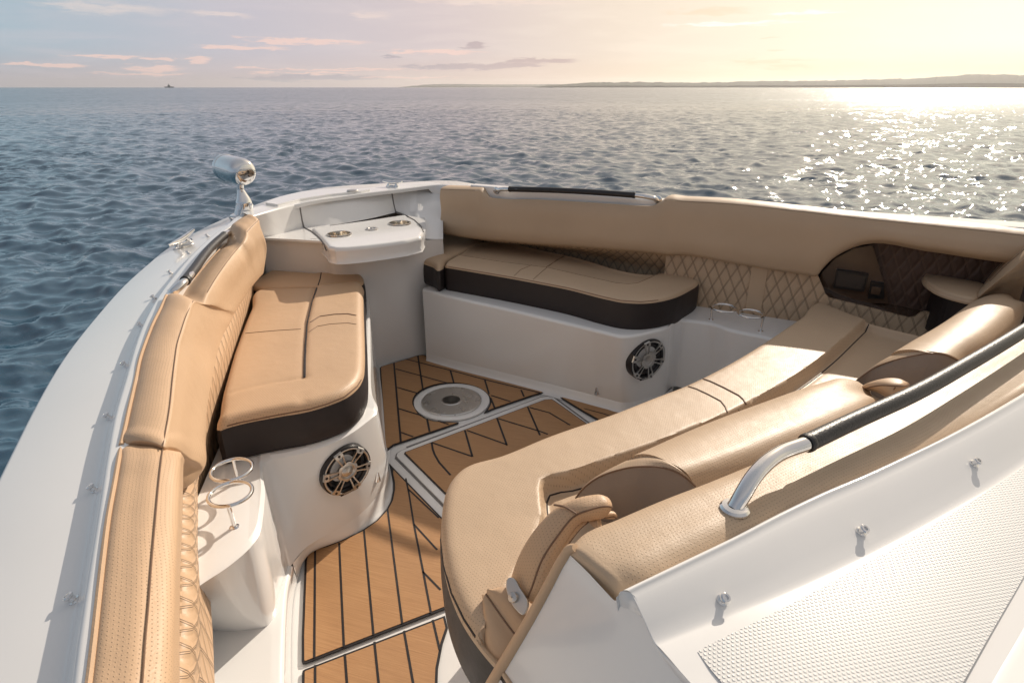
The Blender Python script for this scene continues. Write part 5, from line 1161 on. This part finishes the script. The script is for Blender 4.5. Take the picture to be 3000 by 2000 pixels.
# ---- searchlight on the bow
sl_c = P('c13', 700, 975, .775); sle = empty('searchlight', sl_c); sle.parent = boat; sle.location = sl_c-wloc(boat)
def at_depth(c, x, y, yy): d = ray(*px(c, x, y)); return CAM+d*(yy/d.y)
hd_c = at_depth('c13', 615, 430, sl_c.y)
ax = (HEAD*1.0+Vector((-.16,0,.035))).normalized()
R = .0585
lathe('lamp_head', [(R*.90,.108),(R*1.02,.103),(R*1.02,.084),(R*.995,.082),(R*1.0,.080),(R*1.0,-.045),(R*.99,-.058),(R*.955,-.070),(R*.89,-.080),(R*.79,-.088),(R*.66,-.0935),(R*.52,-.096),(.001,-.0965)][::-1], frame(hd_c, ax), M_chr, sle, n=48)
lathe('lens', [(R*.90,.1075),(.001,.103)], frame(hd_c, ax), M_ledge, sle, n=32)
mid = at_depth('c13', 675, 640, sl_c.y)
tube('lamp_post', [sl_c+Vector((0,0,-.01)), at_depth('c13',718,920,sl_c.y), at_depth('c13',714,830,sl_c.y), at_depth('c13',690,740,sl_c.y), at_depth('c13',672,680,sl_c.y), at_depth('c13',668,600,sl_c.y)], [.038,.037,.034,.022,.0155,.015], M_chr, sle, n=24, k=8)
lathe('mount_plate', [(.055,0),(.055,.004),(.05,.007),(.001,.007)], Matrix.Translation(sl_c+Vector((0,0,-.012))), M_chr, sle, n=32)
lathe('knob', [(.007,0),(.009,.006),(.009,.02),(.006,.024),(.001,.025)], frame(sl_c+Vector((.045,-.01,.022)), Vector((.3,-.2,1))), M_chr, sle, n=14)
# ---- deck cleats and fillers
def cleat(p, d, L):
    e = empty('deck_cleat', p); e.parent = boat; e.location = p-wloc(boat)
    u = Vector((0,0,1)); tube('horns', [p-d*L*.5+u*.030, p-d*L*.32+u*.027, p-d*L*.1+u*.024, p+d*L*.1+u*.024, p+d*L*.32+u*.027, p+d*L*.5+u*.030], [.005,.008,.010,.010,.008,.005], M_chr, e, n=12)
    for s in (-1, 1): tube('leg', [p+d*s*L*.22, p+d*s*L*.16+u*.024], [.012,.007], M_chr, e, n=12, smooth=False)
    tube('base', [p-d*L*.3+u*.001, p+d*L*.3+u*.001], .009, M_chr, e, n=10, smooth=False)
ca, cb_ = P('c5',245,850,.755), P('c5',440,725,.765); cleat((ca+cb_)/2-Vector((0,0,.024)), (cb_-ca).normalized(), (cb_-ca).length)
q = P('c5',1962,385,.79); cleat(q, Vector((.9,-.3,0)).normalized(), .12)
def deckcap(c, x, y, z, r): lathe('deck_cap', [(r,0),(r,.003),(r*.92,.005),(r*.3,.006),(.001,.006)], Matrix.Translation(P(c, x, y, z)), M_silver, boat, n=30)
deckcap('c5', 390, 826, .745, .024); deckcap('c5', 1655, 415, .803, .030)
# anchor locker lid on the foredeck
al = [(985,506),(1040,482),(1100,461),(1250,426),(1400,408),(1500,401),(1690,397),(1790,404),(1720,418),(1500,440),(1250,478),(1080,520)]
plate('anchor_lid', V2([P('c5', x, y, .80) for x, y in al]), .775, .801, M_gel, boat, smooth=False, bevel=.005)
